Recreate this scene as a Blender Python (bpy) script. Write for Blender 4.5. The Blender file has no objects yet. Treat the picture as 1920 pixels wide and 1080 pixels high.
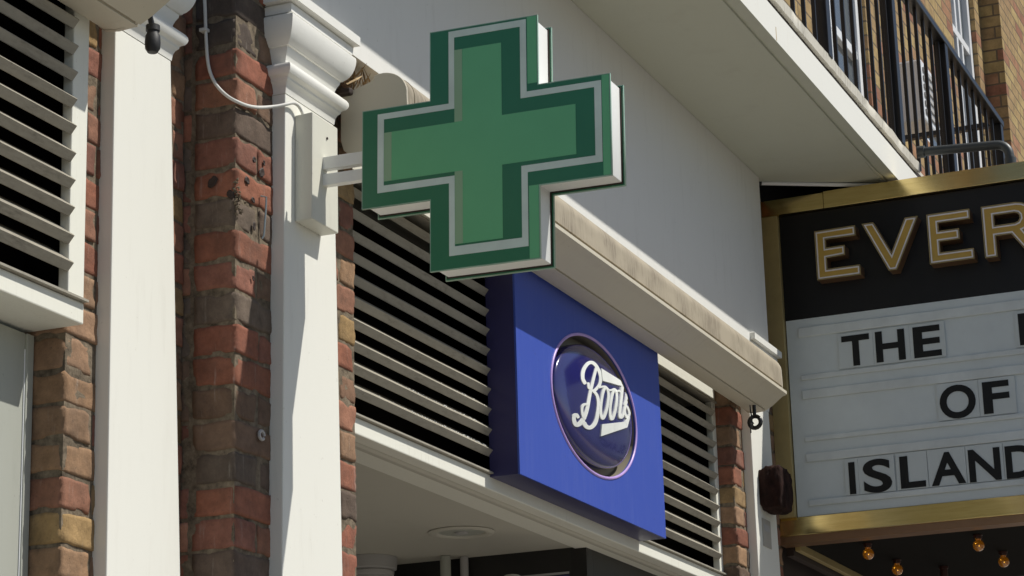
import bpy, bmesh, math, random
from mathutils import Vector, Matrix, noise
random.seed(7)
scene = bpy.context.scene
COL = scene.collection

# ------------------------------------------------------------------ materials
def lin(r, g, b):
    f = lambda c: (c/255/12.92) if c/255 <= .04045 else ((c/255+.055)/1.055)**2.4
    return (f(r), f(g), f(b), 1)

class NT:
    def __init__(s, name):
        s.m = bpy.data.materials.new(name); s.m.use_nodes = True
        s.t = s.m.node_tree; s.n = s.t.nodes; s.l = s.t.links
        s.b = s.n['Principled BSDF']; s.tc = None
    def add(s, typ, **k):
        nd = s.n.new(typ)
        for a, v in k.items(): setattr(nd, a, v)
        return nd
    def link(s, a, b): s.l.new(a, b)
    def coord(s, scale=(1, 1, 1)):
        if s.tc is None: s.tc = s.add('ShaderNodeTexCoord')
        mp = s.add('ShaderNodeMapping'); mp.inputs['Scale'].default_value = scale
        s.link(s.tc.outputs['Object'], mp.inputs['Vector']); return mp.outputs['Vector']
    def noise(s, scale, detail=4, rough=.6, stretch=(1, 1, 1)):
        nz = s.add('ShaderNodeTexNoise'); nz.inputs['Scale'].default_value = scale
        nz.inputs['Detail'].default_value = detail; nz.inputs['Roughness'].default_value = rough
        s.link(s.coord(stretch), nz.inputs['Vector']); return nz.outputs['Fac']
    def ramp(s, fac, stops):
        r = s.add('ShaderNodeValToRGB')
        while len(r.color_ramp.elements) < len(stops): r.color_ramp.elements.new(.5)
        for e, (p, c) in zip(r.color_ramp.elements, stops):
            e.position = p; e.color = c if len(c) == 4 else (*c, 1)
        s.link(fac, r.inputs['Fac']); return r.outputs['Color']
    def mix(s, fac, a, b, blend='MIX'):
        mx = s.add('ShaderNodeMix', data_type='RGBA', blend_type=blend)
        for sock, v in ((mx.inputs[0], fac), (mx.inputs[6], a), (mx.inputs[7], b)):
            if hasattr(v, 'is_linked') or hasattr(v, 'links'): s.link(v, sock)
            elif isinstance(v, (int, float)): sock.default_value = v
            else: sock.default_value = v if len(v) == 4 else (*v, 1)
        return mx.outputs[2]
    def bump(s, h, strength=.3, dist=.002):
        bp = s.add('ShaderNodeBump'); bp.inputs['Strength'].default_value = strength
        bp.inputs['Distance'].default_value = dist
        s.link(h, bp.inputs['Height']); s.link(bp.outputs['Normal'], s.b.inputs['Normal'])
    def col(s, c):
        if hasattr(c, 'links'): s.link(c, s.b.inputs['Base Color'])
        else: s.b.inputs['Base Color'].default_value = c if len(c) == 4 else (*c, 1)
    def set(s, **k):
        for a, v in k.items(): s.b.inputs[a.replace('_', ' ')].default_value = v
        return s.m

def g3(v): return (v, v, v, 1)

def painted(name, base, dirt, rough=.5, amount=.5, streak=(14, 14, 1.6), lo=.52, hi=.78, bump=.15, spec=.4):
    t = NT(name)
    st = t.ramp(t.noise(3, 6, .65, streak), [(lo, g3(0)), (hi, g3(1))])
    bl = t.ramp(t.noise(5, 6, .7), [(.4, g3(0)), (.75, g3(1))])
    both = t.mix(1.0, st, bl, 'MULTIPLY')
    sc = t.mix(1.0, both, g3(amount), 'MULTIPLY')
    spots = t.ramp(t.noise(70, 3, .6), [(.70, g3(0)), (.74, g3(.35))])
    c = t.mix(sc, base, dirt)
    c = t.mix(spots, c, dirt)
    t.col(c); t.bump(t.noise(90, 5, .6), bump, .0012)
    return t.set(Roughness=rough, Specular_IOR_Level=spec)

M = {}
M['pilaster_paint'] = painted('pilaster_paint', (.80, .79, .72), (.50, .47, .40), .55, .34)
M['cornice_paint'] = painted('cornice_paint', (.80, .79, .74), (.42, .39, .33), .5, .35, (6, 6, 6))
M['wall_paint'] = painted('wall_paint', (.78, .77, .73), (.45, .43, .38), .6, .42, (9, 9, 1.2))
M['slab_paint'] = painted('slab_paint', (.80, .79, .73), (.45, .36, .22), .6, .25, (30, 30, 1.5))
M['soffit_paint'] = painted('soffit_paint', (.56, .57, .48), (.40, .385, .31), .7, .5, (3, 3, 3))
M['frame_paint'] = painted('frame_paint', (.80, .79, .70), (.42, .38, .28), .5, .5, (40, 40, 3))
M['sign_white'] = painted('sign_white', (.80, .80, .77), (.45, .43, .38), .4, .3, (20, 20, 4))
M['box_paint'] = painted('box_paint', (.66, .65, .56), (.40, .37, .30), .45, .35, (20, 20, 3))
M['slat_paint'] = painted('slat_paint', (.34, .315, .26), (.11, .097, .077), .75, 1.0, (9, 40, 40), .42, .7, .4)
M['dusty_slat'] = painted('dusty_slat', (.34, .31, .25), (.12, .105, .082), .9, 1.0, (9, 60, 60), .4, .65, .6)
M['grey_door'] = painted('grey_door', (.40, .41, .36), (.20, .20, .17), .5, .4)
M['ceiling_paint'] = painted('ceiling_paint', (.52, .50, .43), (.40, .37, .31), .7, .4, (3, 3, 3))
M['coping'] = painted('coping', (.62, .59, .51), (.16, .14, .11), .85, .95, (26, 26, 2.2), .46, .62, .6)
M['cable'] = painted('cable', (.66, .65, .61), (.35, .33, .29), .5, .5, (10, 10, 10))
M['upvc'] = painted('upvc', (.80, .81, .82), (.5, .5, .5), .35, .2)
M['rendered_grey'] = painted('rendered_grey', (.42, .41, .40), (.25, .24, .23), .8, .5)

def flat(name, c, rough=.5, metal=0, spec=.5, bump=0, bscale=60, coat=0, var=.12):
    t = NT(name); nz = t.noise(8, 5, .6)
    v = t.ramp(nz, [(.3, tuple(x*(1-var) for x in c[:3])), (.7, tuple(min(1, x*(1+var*.8)) for x in c[:3]))])
    t.col(v)
    if bump: t.bump(t.noise(bscale, 4, .6), bump, .001)
    return t.set(Roughness=rough, Metallic=metal, Specular_IOR_Level=spec, Coat_Weight=coat, Coat_Roughness=.08)

M['dark_green'] = flat('dark_green', (.034, .185, .093), .28, spec=.5, var=.03)
M['backlit_green'] = flat('backlit_green', (.15, .48, .23), .3, spec=.5, var=.03)
M['backlit_pale_green'] = flat('backlit_pale_green', (.30, .46, .28), .3, spec=.5, var=.03)
M['glass_edge'] = flat('glass_edge', (.30, .45, .34), .2)
M['silver_line'] = flat('silver_line', (.66, .76, .68), .4)
M['black_metal'] = flat('black_metal', (.012, .011, .011), .35, spec=.5, bump=.2)
M['black_plastic'] = flat('black_plastic', (.02, .02, .02), .55, bump=.3, bscale=150)
M['black_board'] = flat('black_board', (.008, .0075, .009), .45, spec=.35)
M['black_letter'] = flat('black_letter', (.010, .010, .010), .5, spec=.3)
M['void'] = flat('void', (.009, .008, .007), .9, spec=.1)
M['shop_dark'] = flat('shop_dark', (.020, .019, .018), .5)
M['dark_brown'] = flat('dark_brown', (.030, .017, .012), .7)
M['letterboard'] = flat('letterboard', (.64, .69, .70), .35, var=.05)
M['rail_white'] = flat('rail_white', (.66, .70, .70), .35)
M['tile_acrylic'] = flat('tile_acrylic', (.60, .645, .65), .3, var=.03)
M['letter_gold'] = flat('letter_gold', (.52, .33, .07), .4, spec=.4)
M['letter_side'] = flat('letter_side', (.30, .17, .09), .35, metal=.6)
M['letter_silver'] = flat('letter_silver', (.80, .76, .74), .4)
M['sunlit_purple_edge'] = flat('sunlit_purple_edge', (.50, .34, .72), .35)
M['logo_white'] = flat('logo_white', (.80, .82, .78), .4)
M['navy_dome'] = flat('navy_dome', (.020, .020, .13), .16, spec=.6, coat=.6)
M['recess_beige'] = flat('recess_beige', (.26, .23, .17), .6)
M['pipe'] = flat('pipe', (.055, .062, .062), .45, bump=.5, bscale=90)
M['straw'] = flat('straw', (.50, .36, .20), .9)
M['sticker'] = flat('sticker', (.42, .39, .34), .7)
M['dark_red'] = flat('dark_red', (.045, .010, .005), .5)
M['rust_stain'] = flat('rust_stain', (.55, .42, .24), .8)
M['steel'] = flat('steel', (.5, .5, .48), .35, metal=.9)

def mk_gold():
    t = NT('brushed_gold')
    nz = t.noise(4, 4, .6, (1, 2, 30))
    t.col(t.ramp(nz, [(.3, (.74, .57, .24)), (.7, (.88, .70, .33))]))
    wob = t.noise(2.3, 2, .5)
    t.bump(wob, .12, .05)
    return t.set(Metallic=1.0, Roughness=.19)
M['gold'] = mk_gold()
M['gold_satin'] = flat('gold_satin', (.46, .36, .16), .45, metal=.25, bump=.05, bscale=6)

def mk_blue():
    t = NT('blue_sign')
    st = t.ramp(t.noise(3, 6, .7, (22, 22, 1.3)), [(.5, g3(0)), (.8, g3(.35))])
    c = t.mix(st, (.047, .089, .42), (.11, .155, .46))
    d = t.ramp(t.noise(120, 2, .6), [(.72, g3(0)), (.75, g3(.5))])
    c = t.mix(d, c, (.06, .05, .08))
    t.col(c); t.bump(t.noise(3, 3, .5), .05, .02)
    return t.set(Roughness=.42, Specular_IOR_Level=.3)
M['blue_sign'] = mk_blue()
M['blue_side'] = flat('blue_side', (.035, .032, .115), .4)

def mk_awning():
    t = NT('awning_shell')
    fine = t.ramp(t.noise(4, 8, .75, (42, 3, 3)), [(.38, g3(0)), (.62, g3(1))])
    blot = t.ramp(t.noise(7, 5, .6), [(.38, g3(.1)), (.62, g3(1))])
    k = t.mix(1.0, fine, blot, 'MULTIPLY')
    t.col(t.mix(k, (.42, .365, .275), (.20, .165, .125)))
    t.bump(fine, .06, .002)
    return t.set(Roughness=.62, Specular_IOR_Level=.3)
M['awning_shell'] = mk_awning()
M['awning_cap'] = painted('awning_cap', (.50, .45, .36), (.36, .32, .25), .55, .4, (4, 4, 4))
M['awning_bar'] = painted('awning_bar', (.58, .535, .43), (.30, .26, .2), .6, .5, (30, 4, 4))
M['awning_groove'] = flat('awning_groove', (.20, .165, .11), .7)

def mk_brick():
    t = NT('brick_face')
    at = t.add('ShaderNodeAttribute', attribute_name='Col')
    a = t.ramp(t.noise(22, 6, .7), [(.25, g3(.55)), (.6, g3(1)), (.8, g3(1.25))])
    c = t.mix(1.0, at.outputs['Color'], a, 'MULTIPLY')
    sp = t.ramp(t.noise(160, 3, .7), [(.62, g3(0)), (.72, g3(.6))])
    c = t.mix(sp, c, (.08, .06, .05))
    soot = t.ramp(t.noise(6, 6, .7), [(.45, g3(0)), (.75, g3(.55))])
    c = t.mix(soot, c, (.075, .062, .052))
    lime = t.ramp(t.noise(5, 6, .7, (12, 12, 1.2)), [(.60, g3(0)), (.78, g3(.5))])
    c = t.mix(lime, c, (.46, .42, .37))
    t.col(c); t.bump(t.noise(70, 8, .72), .75, .004)
    return t.set(Roughness=.9, Specular_IOR_Level=.2)
M['brick'] = mk_brick()
def mk_mortar():
    t = NT('mortar')
    t.col(t.ramp(t.noise(40, 6, .7), [(.3, (.07, .056, .042)), (.7, (.28, .225, .16))]))
    t.bump(t.noise(80, 6, .7), .9, .004)
    return t.set(Roughness=.95, Specular_IOR_Level=.1)
M['mortar'] = mk_mortar()
def mk_stock():
    t = NT('stock_brick')
    tc = t.add('ShaderNodeTexCoord'); sp = t.add('ShaderNodeSeparateXYZ'); t.link(tc.outputs['Object'], sp.inputs[0])
    sm = t.add('ShaderNodeMath', operation='SUBTRACT'); t.link(sp.outputs['X'], sm.inputs[0]); t.link(sp.outputs['Y'], sm.inputs[1])
    cb = t.add('ShaderNodeCombineXYZ'); t.link(sm.outputs[0], cb.inputs[0]); t.link(sp.outputs['Z'], cb.inputs[1])
    br = t.add('ShaderNodeTexBrick'); t.link(cb.outputs[0], br.inputs['Vector'])
    br.inputs['Scale'].default_value = 1; br.inputs['Brick Width'].default_value = .225; br.inputs['Row Height'].default_value = .075
    br.inputs['Mortar Size'].default_value = .006; br.inputs['Mortar Smooth'].default_value = .3; br.inputs['Bias'].default_value = 0
    br.inputs['Color1'].default_value = g3(0); br.inputs['Color2'].default_value = g3(1); br.inputs['Mortar'].default_value = g3(.5)
    cc = t.ramp(br.outputs['Color'], [(0, (.45, .33, .15)), (.3, (.40, .275, .13)), (.6, (.36, .245, .125)), (.82, (.37, .19, .11)), (1, (.30, .14, .09))])
    a = t.ramp(t.noise(16, 6, .7), [(.3, g3(.62)), (.7, g3(1.15))])
    cc = t.mix(1.0, cc, a, 'MULTIPLY')
    cc = t.mix(br.outputs['Fac'], cc, (.17, .13, .085))
    t.col(cc)
    inv = t.add('ShaderNodeInvert'); t.link(br.outputs['Fac'], inv.inputs['Color'])
    t.bump(inv.outputs[0], .8, .006)
    return t.set(Roughness=.9, Specular_IOR_Level=.2)
M['stock_brick'] = mk_stock()
def mk_glass():
    t = NT('window_glass'); t.col((.10, .115, .125))
    return t.set(Roughness=.06, Specular_IOR_Level=.9)
M['window_glass'] = mk_glass()
def mk_amber():
    t = NT('amber_glass'); t.col((.42, .17, .012))
    return t.set(Roughness=.07, Specular_IOR_Level=.8, Transmission_Weight=.35, Emission_Color=(.8, .30, .02, 1), Emission_Strength=.05, Coat_Weight=1, Coat_Roughness=.03)
M['amber_glass'] = mk_amber()
def mk_highlight_dot():
    t = NT('highlight_dot'); t.col((1, .8, .4))
    return t.set(Emission_Color=(1, .72, .25, 1), Emission_Strength=9)
M['highlight_dot'] = mk_highlight_dot()
def mk_rust():
    t = NT('rust_box'); t.col(t.ramp(t.noise(18, 8, .75), [(.3, (.010, .006, .005)), (.55, (.034, .016, .013)), (.8, (.09, .042, .03))]))
    t.bump(t.noise(45, 8, .75), 1, .012); return t.set(Roughness=.95, Specular_IOR_Level=.15)
M['rust'] = mk_rust()
def mk_ground(name, c1, c2, slab=None):
    t = NT(name); c = t.ramp(t.noise(3, 8, .7), [(.3, c1), (.7, c2)])
    if slab:
        br = t.add('ShaderNodeTexBrick'); t.link(t.coord(), br.inputs['Vector']); br.inputs['Scale'].default_value = 1
        br.inputs['Brick Width'].default_value = .9; br.inputs['Row Height'].default_value = .6; br.inputs['Mortar Size'].default_value = .006
        c = t.mix(br.outputs['Fac'], c, (.08, .075, .07))
    t.col(c); t.bump(t.noise(60, 6, .7), .4, .004); return t.set(Roughness=.9)
M['asphalt'] = mk_ground('asphalt', (.045, .045, .047), (.075, .073, .07))
M['paving'] = mk_ground('paving', (.27, .25, .22), (.37, .345, .30), True)
M['kerbstone'] = mk_ground('kerbstone', (.26, .25, .24), (.36, .35, .33))

# ------------------------------------------------------------------ helpers
class MB:
    def __init__(s): s.bm = bmesh.new()
    def box(s, x0, x1, y0, y1, z0, z1):
        v = [s.bm.verts.new((x, y, z)) for x in (x0, x1) for y in (y0, y1) for z in (z0, z1)]
        for f in ((0, 1, 3, 2), (4, 6, 7, 5), (0, 4, 5, 1), (2, 3, 7, 6), (0, 2, 6, 4), (1, 5, 7, 3)):
            s.bm.faces.new([v[i] for i in f])
        return s
    def loft(s, rings, cap=True, closed=True):
        vr = [[s.bm.verts.new(p) for p in r] for r in rings]
        n = len(vr[0])
        for a, b in zip(vr, vr[1:]):
            for i in range(n if closed else n-1):
                j = (i+1) % n
                try: s.bm.faces.new((a[i], a[j], b[j], b[i]))
                except ValueError: pass
        if cap:
            for r in (vr[0], vr[-1]):
                try: s.bm.faces.new(r)
                except ValueError: pass
        return s
    def prism_x(s, prof, x0, x1):      # profile in (y, z), swept along x
        return s.loft([[(x0, y, z) for y, z in prof], [(x1, y, z) for y, z in prof]])
    def prism_y(s, prof, y0, y1):      # profile in (x, z)
        return s.loft([[(x, y0, z) for x, z in prof], [(x, y1, z) for x, z in prof]])
    def prism_z(s, prof, z0, z1):
        return s.loft([[(x, y, z0) for x, y in prof], [(x, y, z1) for x, y in prof]])
    def tube(s, pts, r, n=10, caps=True):
        pts = [Vector(p) for p in pts]; rings = []
        for i, p in enumerate(pts):
            d = (pts[min(i+1, len(pts)-1)] - pts[max(i-1, 0)]).normalized()
            a = d.orthogonal().normalized() if i == 0 else (pa - d*pa.dot(d)).normalized()
            pa = a; b = d.cross(a)
            rr = r[i] if isinstance(r, (list, tuple)) else r
            rings.append([tuple(p + a*rr*math.cos(2*math.pi*k/n) + b*rr*math.sin(2*math.pi*k/n)) for k in range(n)])
        return s.loft(rings, caps)
    def lathe(s, c, prof, n=24, axis='z'):   # prof: (radius, offset)
        rings = []
        for r, o in prof:
            ring = []
            for k in range(n):
                a = 2*math.pi*k/n; u, v = r*math.cos(a), r*math.sin(a)
                ring.append((c[0]+u, c[1]+v, c[2]+o) if axis == 'z' else (c[0]+u, c[1]+o, c[2]+v))
            rings.append(ring)
        return s.loft(rings)
    def build(s, name, mat, parent=None, bevel=0, smooth=False, segs=2):
        bmesh.ops.recalc_face_normals(s.bm, faces=s.bm.faces)
        me = bpy.data.meshes.new(name); s.bm.to_mesh(me); s.bm.free()
        return link(name, me, mat, parent, bevel, smooth, segs)

def link(name, me, mat, parent=None, bevel=0, smooth=False, segs=2):
    for m in (mat if isinstance(mat, (list, tuple)) else [mat]):
        me.materials.append(M[m])
    o = bpy.data.objects.new(name, me); COL.objects.link(o)
    if parent is not None:
        o.parent = parent
        o.matrix_parent_inverse = parent.matrix_basis.inverted()
    if smooth:
        for p in me.polygons: p.use_smooth = True
        md = o.modifiers.new('split', 'EDGE_SPLIT'); md.split_angle = math.radians(smooth if smooth > 1 else 40)
    if bevel:
        md = o.modifiers.new('bevel', 'BEVEL'); md.width = bevel; md.segments = segs; md.limit_method = 'ANGLE'
        md.angle_limit = math.radians(40); md.harden_normals = False
    return o

def thing(name, label, cat, loc=(0, 0, 0), group=None):
    o = bpy.data.objects.new(name, None); COL.objects.link(o); o.location = loc; o.empty_display_size = .1
    return tag(o, label, cat, group)
def tag(o, label=None, cat=None, group=None, kind=None):
    for k, v in (('label', label), ('category', cat), ('group', group), ('kind', kind)):
        if v: o[k] = v
    return o

def curve_mesh(name, loops, depth, rot=None):   # filled 2D outline (holes allowed), extruded by depth
    cu = bpy.data.curves.new(name, 'CURVE'); cu.dimensions = '2D'; cu.fill_mode = 'BOTH'; cu.extrude = depth/2
    for lp in loops:
        sp = cu.splines.new('POLY'); sp.points.add(len(lp)-1); sp.use_cyclic_u = True
        for p, (a, b) in zip(sp.points, lp): p.co = (a, b, 0, 1)
    return curve_to_mesh(name, cu)
def curve_to_mesh(name, cu):
    ob = bpy.data.objects.new(name, cu); COL.objects.link(ob)
    dg = bpy.context.evaluated_depsgraph_get(); dg.update()
    me = bpy.data.meshes.new_from_object(ob.evaluated_get(dg), depsgraph=dg)
    bpy.data.objects.remove(ob); bpy.data.curves.remove(cu); me.name = name; me.materials.clear()
    return me
# 2D (a, b) -> world for a face looking towards -X: a = outward distance (-y), b = z
def face_negx(me, x):
    for v in me.vertices:
        a, b, c = v.co; v.co = (x - c, -a, b)
    me.update(); return me
# 2D (x, z) -> world for a face looking towards -Y
def face_negy(me, y):
    for v in me.vertices:
        a, b, c = v.co; v.co = (a, y - c, b)
    me.update(); return me

def offset(poly, d):                    # positive d grows a polygon (any orientation)
    n = len(poly); ar = sum(poly[i][0]*poly[(i+1) % n][1]-poly[(i+1) % n][0]*poly[i][1] for i in range(n))
    sg = 1 if ar > 0 else -1; out = []
    for i in range(n):
        p0, p1, p2 = Vector(poly[i-1]), Vector(poly[i]), Vector(poly[(i+1) % n])
        a, b = (p1-p0).normalized(), (p2-p1).normalized()
        na, nb = Vector((a.y, -a.x))*sg, Vector((b.y, -b.x))*sg
        m = (na+nb).normalized(); k = d/max(.35, m.dot(na))
        q = p1 + m*k; out.append((q.x, q.y))
    return out

# ------------------------------------------------------------------ ground
o = MB().box(-40, 60, -60, -3.95, -.30, -.12).build('road', 'asphalt'); tag(o, 'dark asphalt road running past the shops', 'road', kind='structure')
o = MB().box(-40, 60, -3.80, 8, -.30, 0).build('pavement', 'paving'); tag(o, 'grey paving slabs in front of the shops', 'pavement', kind='structure')
o = MB().box(-40, 60, -3.95, -3.80, -.30, .004).build('kerb', 'kerbstone', bevel=.01); tag(o, 'stone kerb between road and pavement', 'kerb', kind='structure')

# ------------------------------------------------------------------ brick piers (every brick modelled)
REDS = [(.33, .135, .085), (.29, .115, .075), (.35, .17, .11), (.27, .12, .085)]
TANS = [(.31, .195, .12), (.34, .21, .13), (.29, .17, .11), (.35, .215, .125)]
YEL = [(.38, .25, .115), (.36, .24, .12)]
DARK = [(.19, .125, .088), (.16, .115, .088), (.21, .135, .092), (.25, .16, .105), (.17, .13, .10)]
def brick_colour(mix):
    r = random.random(); acc = 0
    for pal, w in mix:
        acc += w
        if r < acc:
            c = random.choice(pal); k = random.uniform(.85, 1.12); return (c[0]*k, c[1]*k, c[2]*k, 1)
    return (*random.choice(DARK), 1)

def add_brick(bm, lay, x0, x1, y0, y1, z0, z1, colr, fine=True, wear=.0025):
    tmp = bmesh.new(); bmesh.ops.create_cube(tmp, size=1)
    if fine: bmesh.ops.subdivide_edges(tmp, edges=tmp.edges[:], cuts=7, use_grid_fill=True)
    c = Vector(((x0+x1)/2, (y0+y1)/2, (z0+z1)/2)); s = Vector((x1-x0, y1-y0, z1-z0))
    seed = Vector((random.uniform(0, 50), random.uniform(0, 50), random.uniform(0, 50)))
    rx = random.uniform(-.012, .012)
    r = .0024
    vm = {}
    for v in tmp.verts:
        p = Vector((v.co.x*s.x, v.co.y*s.y, v.co.z*s.z))
        if fine:
            q = [max(0, abs(p[i]) - (s[i]/2 - r)) for i in range(3)]
            l = math.sqrt(q[0]**2+q[1]**2+q[2]**2)
            if l > r:
                for i in range(3):
                    if q[i] > 0: p[i] = math.copysign(s[i]/2 - r + q[i]*r/l, p[i])
            nn = p.normalized()
            nz = noise.noise((p+seed)*28)*wear + noise.noise((p+seed)*75)*wear*.5
            chip = noise.noise((p+seed)*17+Vector((9, 9, 9)))
            edge = sum(1 for i in range(3) if q[i] > 0)
            if edge >= 2 and chip > .12: nz -= min(.0045, (chip-.12)*.016)
            p += Vector((math.copysign(1, p.x) if abs(p.x) > s.x/2-r*1.5 else 0, math.copysign(1, p.y) if abs(p.y) > s.y/2-r*1.5 else 0, math.copysign(1, p.z) if abs(p.z) > s.z/2-r*1.5 else 0))*nz
            p.z += rx*p.x
        vm[v] = bm.verts.new(c+p)
    for f in tmp.faces:
        nf = bm.faces.new([vm[v] for v in f.verts]); nf.material_index = 0; nf.smooth = fine
        for lp in nf.loops: lp[lay] = colr
    tmp.free()

def brick_pier(label, x0, x1, yf, yb, z1, mixf, course0, z_fine=2.25, pitch=.0745, half_left=True, special=None):
    bm = bmesh.new(); lay = bm.loops.layers.float_color.new('Col')
    z = course0; k = 0
    while z > .05: z -= pitch; k += 1
    par = k % 2
    while z < z1 - .02:
        par ^= 1
        h = pitch - random.uniform(.0055, .009)
        cuts = [x0]
        w = .105 if par else .215
        x = x0 + w*random.uniform(.95, 1.05)
        while x < x1 - .05:
            cuts.append(x); x += (.105 if par else .215)*random.uniform(.97, 1.03)
        cuts.append(x1)
        for a, b in zip(cuts, cuts[1:]):
            ga = 0 if a == x0 else .005; gb = 0 if b == x1 else .005
            j = random.uniform(-.0025, .0025)
            colr = brick_colour(mixf(a, z))
            if special:
                sc = special(a, z)
                if sc: colr = (*sc, 1)
            add_brick(bm, lay, a+ga+(j*.5 if ga else 0), b-gb, yf+j, yf+.11, z+.0, z+h, colr, z > z_fine)
        # the return bricks behind the front skin on the left end
        yy = yf+.12
        while yy < yb - .03:
            e = min(yb, yy+.215)
            add_brick(bm, lay, x0+random.uniform(-.002, .002), x0+.1, yy, e-.005, z, z+h, brick_colour(mixf(x0, z)), z > z_fine)
            yy = e+.005
        z += pitch
    me = bpy.data.meshes.new('brick_pier'); bm.to_mesh(me); bm.free()
    root = link('brick_pier', me, 'brick')
    mo = MB().box(x0+.0025, x1-.0025, yf+.003, yb, 0.01, z1)
    mo.build('mortar_core', 'mortar', root)
    return tag(root, label, 'brick pier')

mix1 = lambda x, z: [(REDS, .62 if z > 3.05 else .18), (TANS, .30 if z > 3.05 else .72), (YEL, .06), (DARK, .02)]
mix2 = lambda x, z: [(REDS, .50), (TANS, .06), (DARK, .44)] if x < 4.9 else [(REDS, .34), (TANS, .40), (YEL, .20), (DARK, .06)]
mix3 = lambda x, z: [(REDS, .30), (TANS, .42), (DARK, .22), (YEL, .05)]
def sp2(x, z):
    if x < 4.65:
        if z > 3.66: return random.choice([(.11, .085, .07), (.14, .10, .08), (.12, .10, .085)])
    return None
pier_left = brick_pier('brick pier with red and tan bricks around the leftmost white pilaster, beside the left vents', 4.142, 4.62, .134, .40, 3.80, mix1, 2.9885)
pier_mid = brick_pier('sooty brown brick pier with drill holes behind the pilaster that carries the green cross', 4.624, 5.235, 0, .40, 4.565, mix2, 2.964, special=sp2)
pier_right = brick_pier('narrow reddish brick pier at the far end of the vents, next to the cinema sign', 8.351, 8.93, 0, .40, 4.565, mix3, 3.0)

# wear on the middle pier: drill holes, a broken joint and an old cable hook
def hole(parent, x, y, z, r, axis='y'):
    m = MB(); n = 11; rings = []
    ph = random.uniform(0, 6)
    for rr, d in ((1.0, .0015), (.75, .0032), (.0, .0018)):
        ring = []
        for k in range(n):
            a = 2*math.pi*k/n; q = r*rr*(1+.22*math.sin(a*2+ph)+.08*math.sin(a*5+ph*2))
            u, v = q*math.cos(a)*.8, q*math.sin(a)
            ring.append((x+u, y-d-.002, z+v) if axis == 'y' else (x-d-.002, y+u, z+v))
        rings.append(ring)
    m.loft(rings, cap=False).build('drill_hole', 'dark_brown', parent)
for x, z, r in ((4.705, 3.446, .013), (4.742, 3.425, .020), (4.752, 3.452, .009), (4.672, 3.385, .016), (4.700, 3.345, .012), (4.705, 3.282, .014), (4.70, 3.155, .008)):
    hole(pier_mid, x, 0, z, r*.72)
hole(pier_mid, 4.624, .060, 3.376, .015, 'x')
hole(pier_mid, 4.624, .012, 3.338, .012, 'x')
mb = MB()
for k in range(70):        # crumbling mortar below the hook
    c_ = Vector((4.627+abs(random.gauss(0, .010))-.006, random.gauss(0, .007)+.001, 3.335+random.gauss(0, .028))); r = random.uniform(.0025, .0065)
    vs = [mb.bm.verts.new(c_+Vector((random.uniform(-1, 1), random.uniform(-1, 1), random.uniform(-1, 1))).normalized()*r*random.uniform(.6, 1.2)) for _ in range(8)]
    bmesh.ops.convex_hull(mb.bm, input=vs)
mb.build('crumbling_mortar', 'mortar', pier_mid)
tag([c for c in pier_mid.children if c.name.startswith('crumbling')][0], kind='stuff')
MB().tube([(4.735, -.004, 3.365), (4.74, -.016, 3.362), (4.742, -.014, 3.33), (4.744, -.008, 3.27), (4.742, -.004, 3.262)], .0025, 6).build('wire_hook', 'steel', pier_mid, smooth=40)
MB().tube([(4.735+.012*math.cos(a*.7), -.007, 2.79+.010*math.sin(a*.7)) for a in range(9)], .004, 6).build('cable_clip', 'rendered_grey', pier_mid, smooth=40)

# ------------------------------------------------------------------ pilasters
def pilaster(label, xt, xb, yb, upper, proud=.034, ztop=3.64):
    """xt / xb: (left, right) of the shaft at the top and at the foot"""
    yf = yb - proud
    root = thing('pilaster', label, 'pilaster', ((xb[0]+xb[1])/2, yb, 0))
    def xat(z):
        t = (ztop - z)/(ztop - 2.45); return xt[0]+(xb[0]-xt[0])*t, xt[1]+(xb[1]-xt[1])*t
    rings = []
    for z in (.35, 1.0, 1.8, 2.4, 2.8, 3.2, ztop):
        a, b = xat(max(z, 1.9)); rings.append([(a, yb+.004, z), (a, yf, z), (b, yf, z), (b, yb+.004, z)])
    MB().loft(rings).build('shaft', 'pilaster_paint', root, bevel=.003)
    a, b = xat(1.9); MB().box(a-.03, b+.03, yf-.03, yb+.004, .006, .35).build('plinth', 'pilaster_paint', root, bevel=.006)
    L, Rr = xt
    def mould(name, prof, mat='cornice_paint'):
        rings = [[(L-p, yb+.004, z), (L-p, yf-p, z), (Rr+p, yf-p, z), (Rr+p, yb+.004, z)] for p, z in prof]
        MB().loft(rings).build(name, mat, root, bevel=.0012, smooth=28)
    mould('astragal', [(.001, 3.640), (.003, 3.655), (.007, 3.665), (.013, 3.671), (.014, 3.676), (.017, 3.679), (.023, 3.682), (.027, 3.688), (.029, 3.695), (.028, 3.702), (.024, 3.708), (.004, 3.711)])
    cy = [(.001, 3.7112), (.001, 3.720), (.003, 3.730), (.007, 3.740), (.012, 3.749), (.013, 3.756), (.018, 3.757), (.020, 3.760), (.025, 3.764), (.031, 3.772), (.036, 3.782), (.040, 3.794), (.0425, 3.806), (.0435, 3.818), (.043, 3.824), (.038, 3.828)]
    mould('capital', cy)
    mould('abacus', [(.029, 3.828), (.029, 3.8315), (.036, 3.832), (.036, 3.8535), (.031, 3.854), (.031, 3.858), (.0515, 3.859), (.0515, 3.883), (.046, 3.888), (.034, 3.889)] if upper else [(.029, 3.828), (.029, 3.8315), (.036, 3.832), (.036, 3.90), (.052, 3.91), (.052, 3.95), (.002, 3.96)])
    return root
pilaster('wide white painted pilaster nearest the left edge, below the end of the left awning', (4.258, 4.496), (4.262, 4.562), .134, False)
pilaster('white pilaster with moulded capital that carries the bracket of the green cross', (4.803, 5.057), (4.784, 5.088), 0, True)
pilaster('far white pilaster in the shade beside the gold frame of the cinema sign', (8.487, 8.735), (8.487, 8.80), 0, True)

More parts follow.
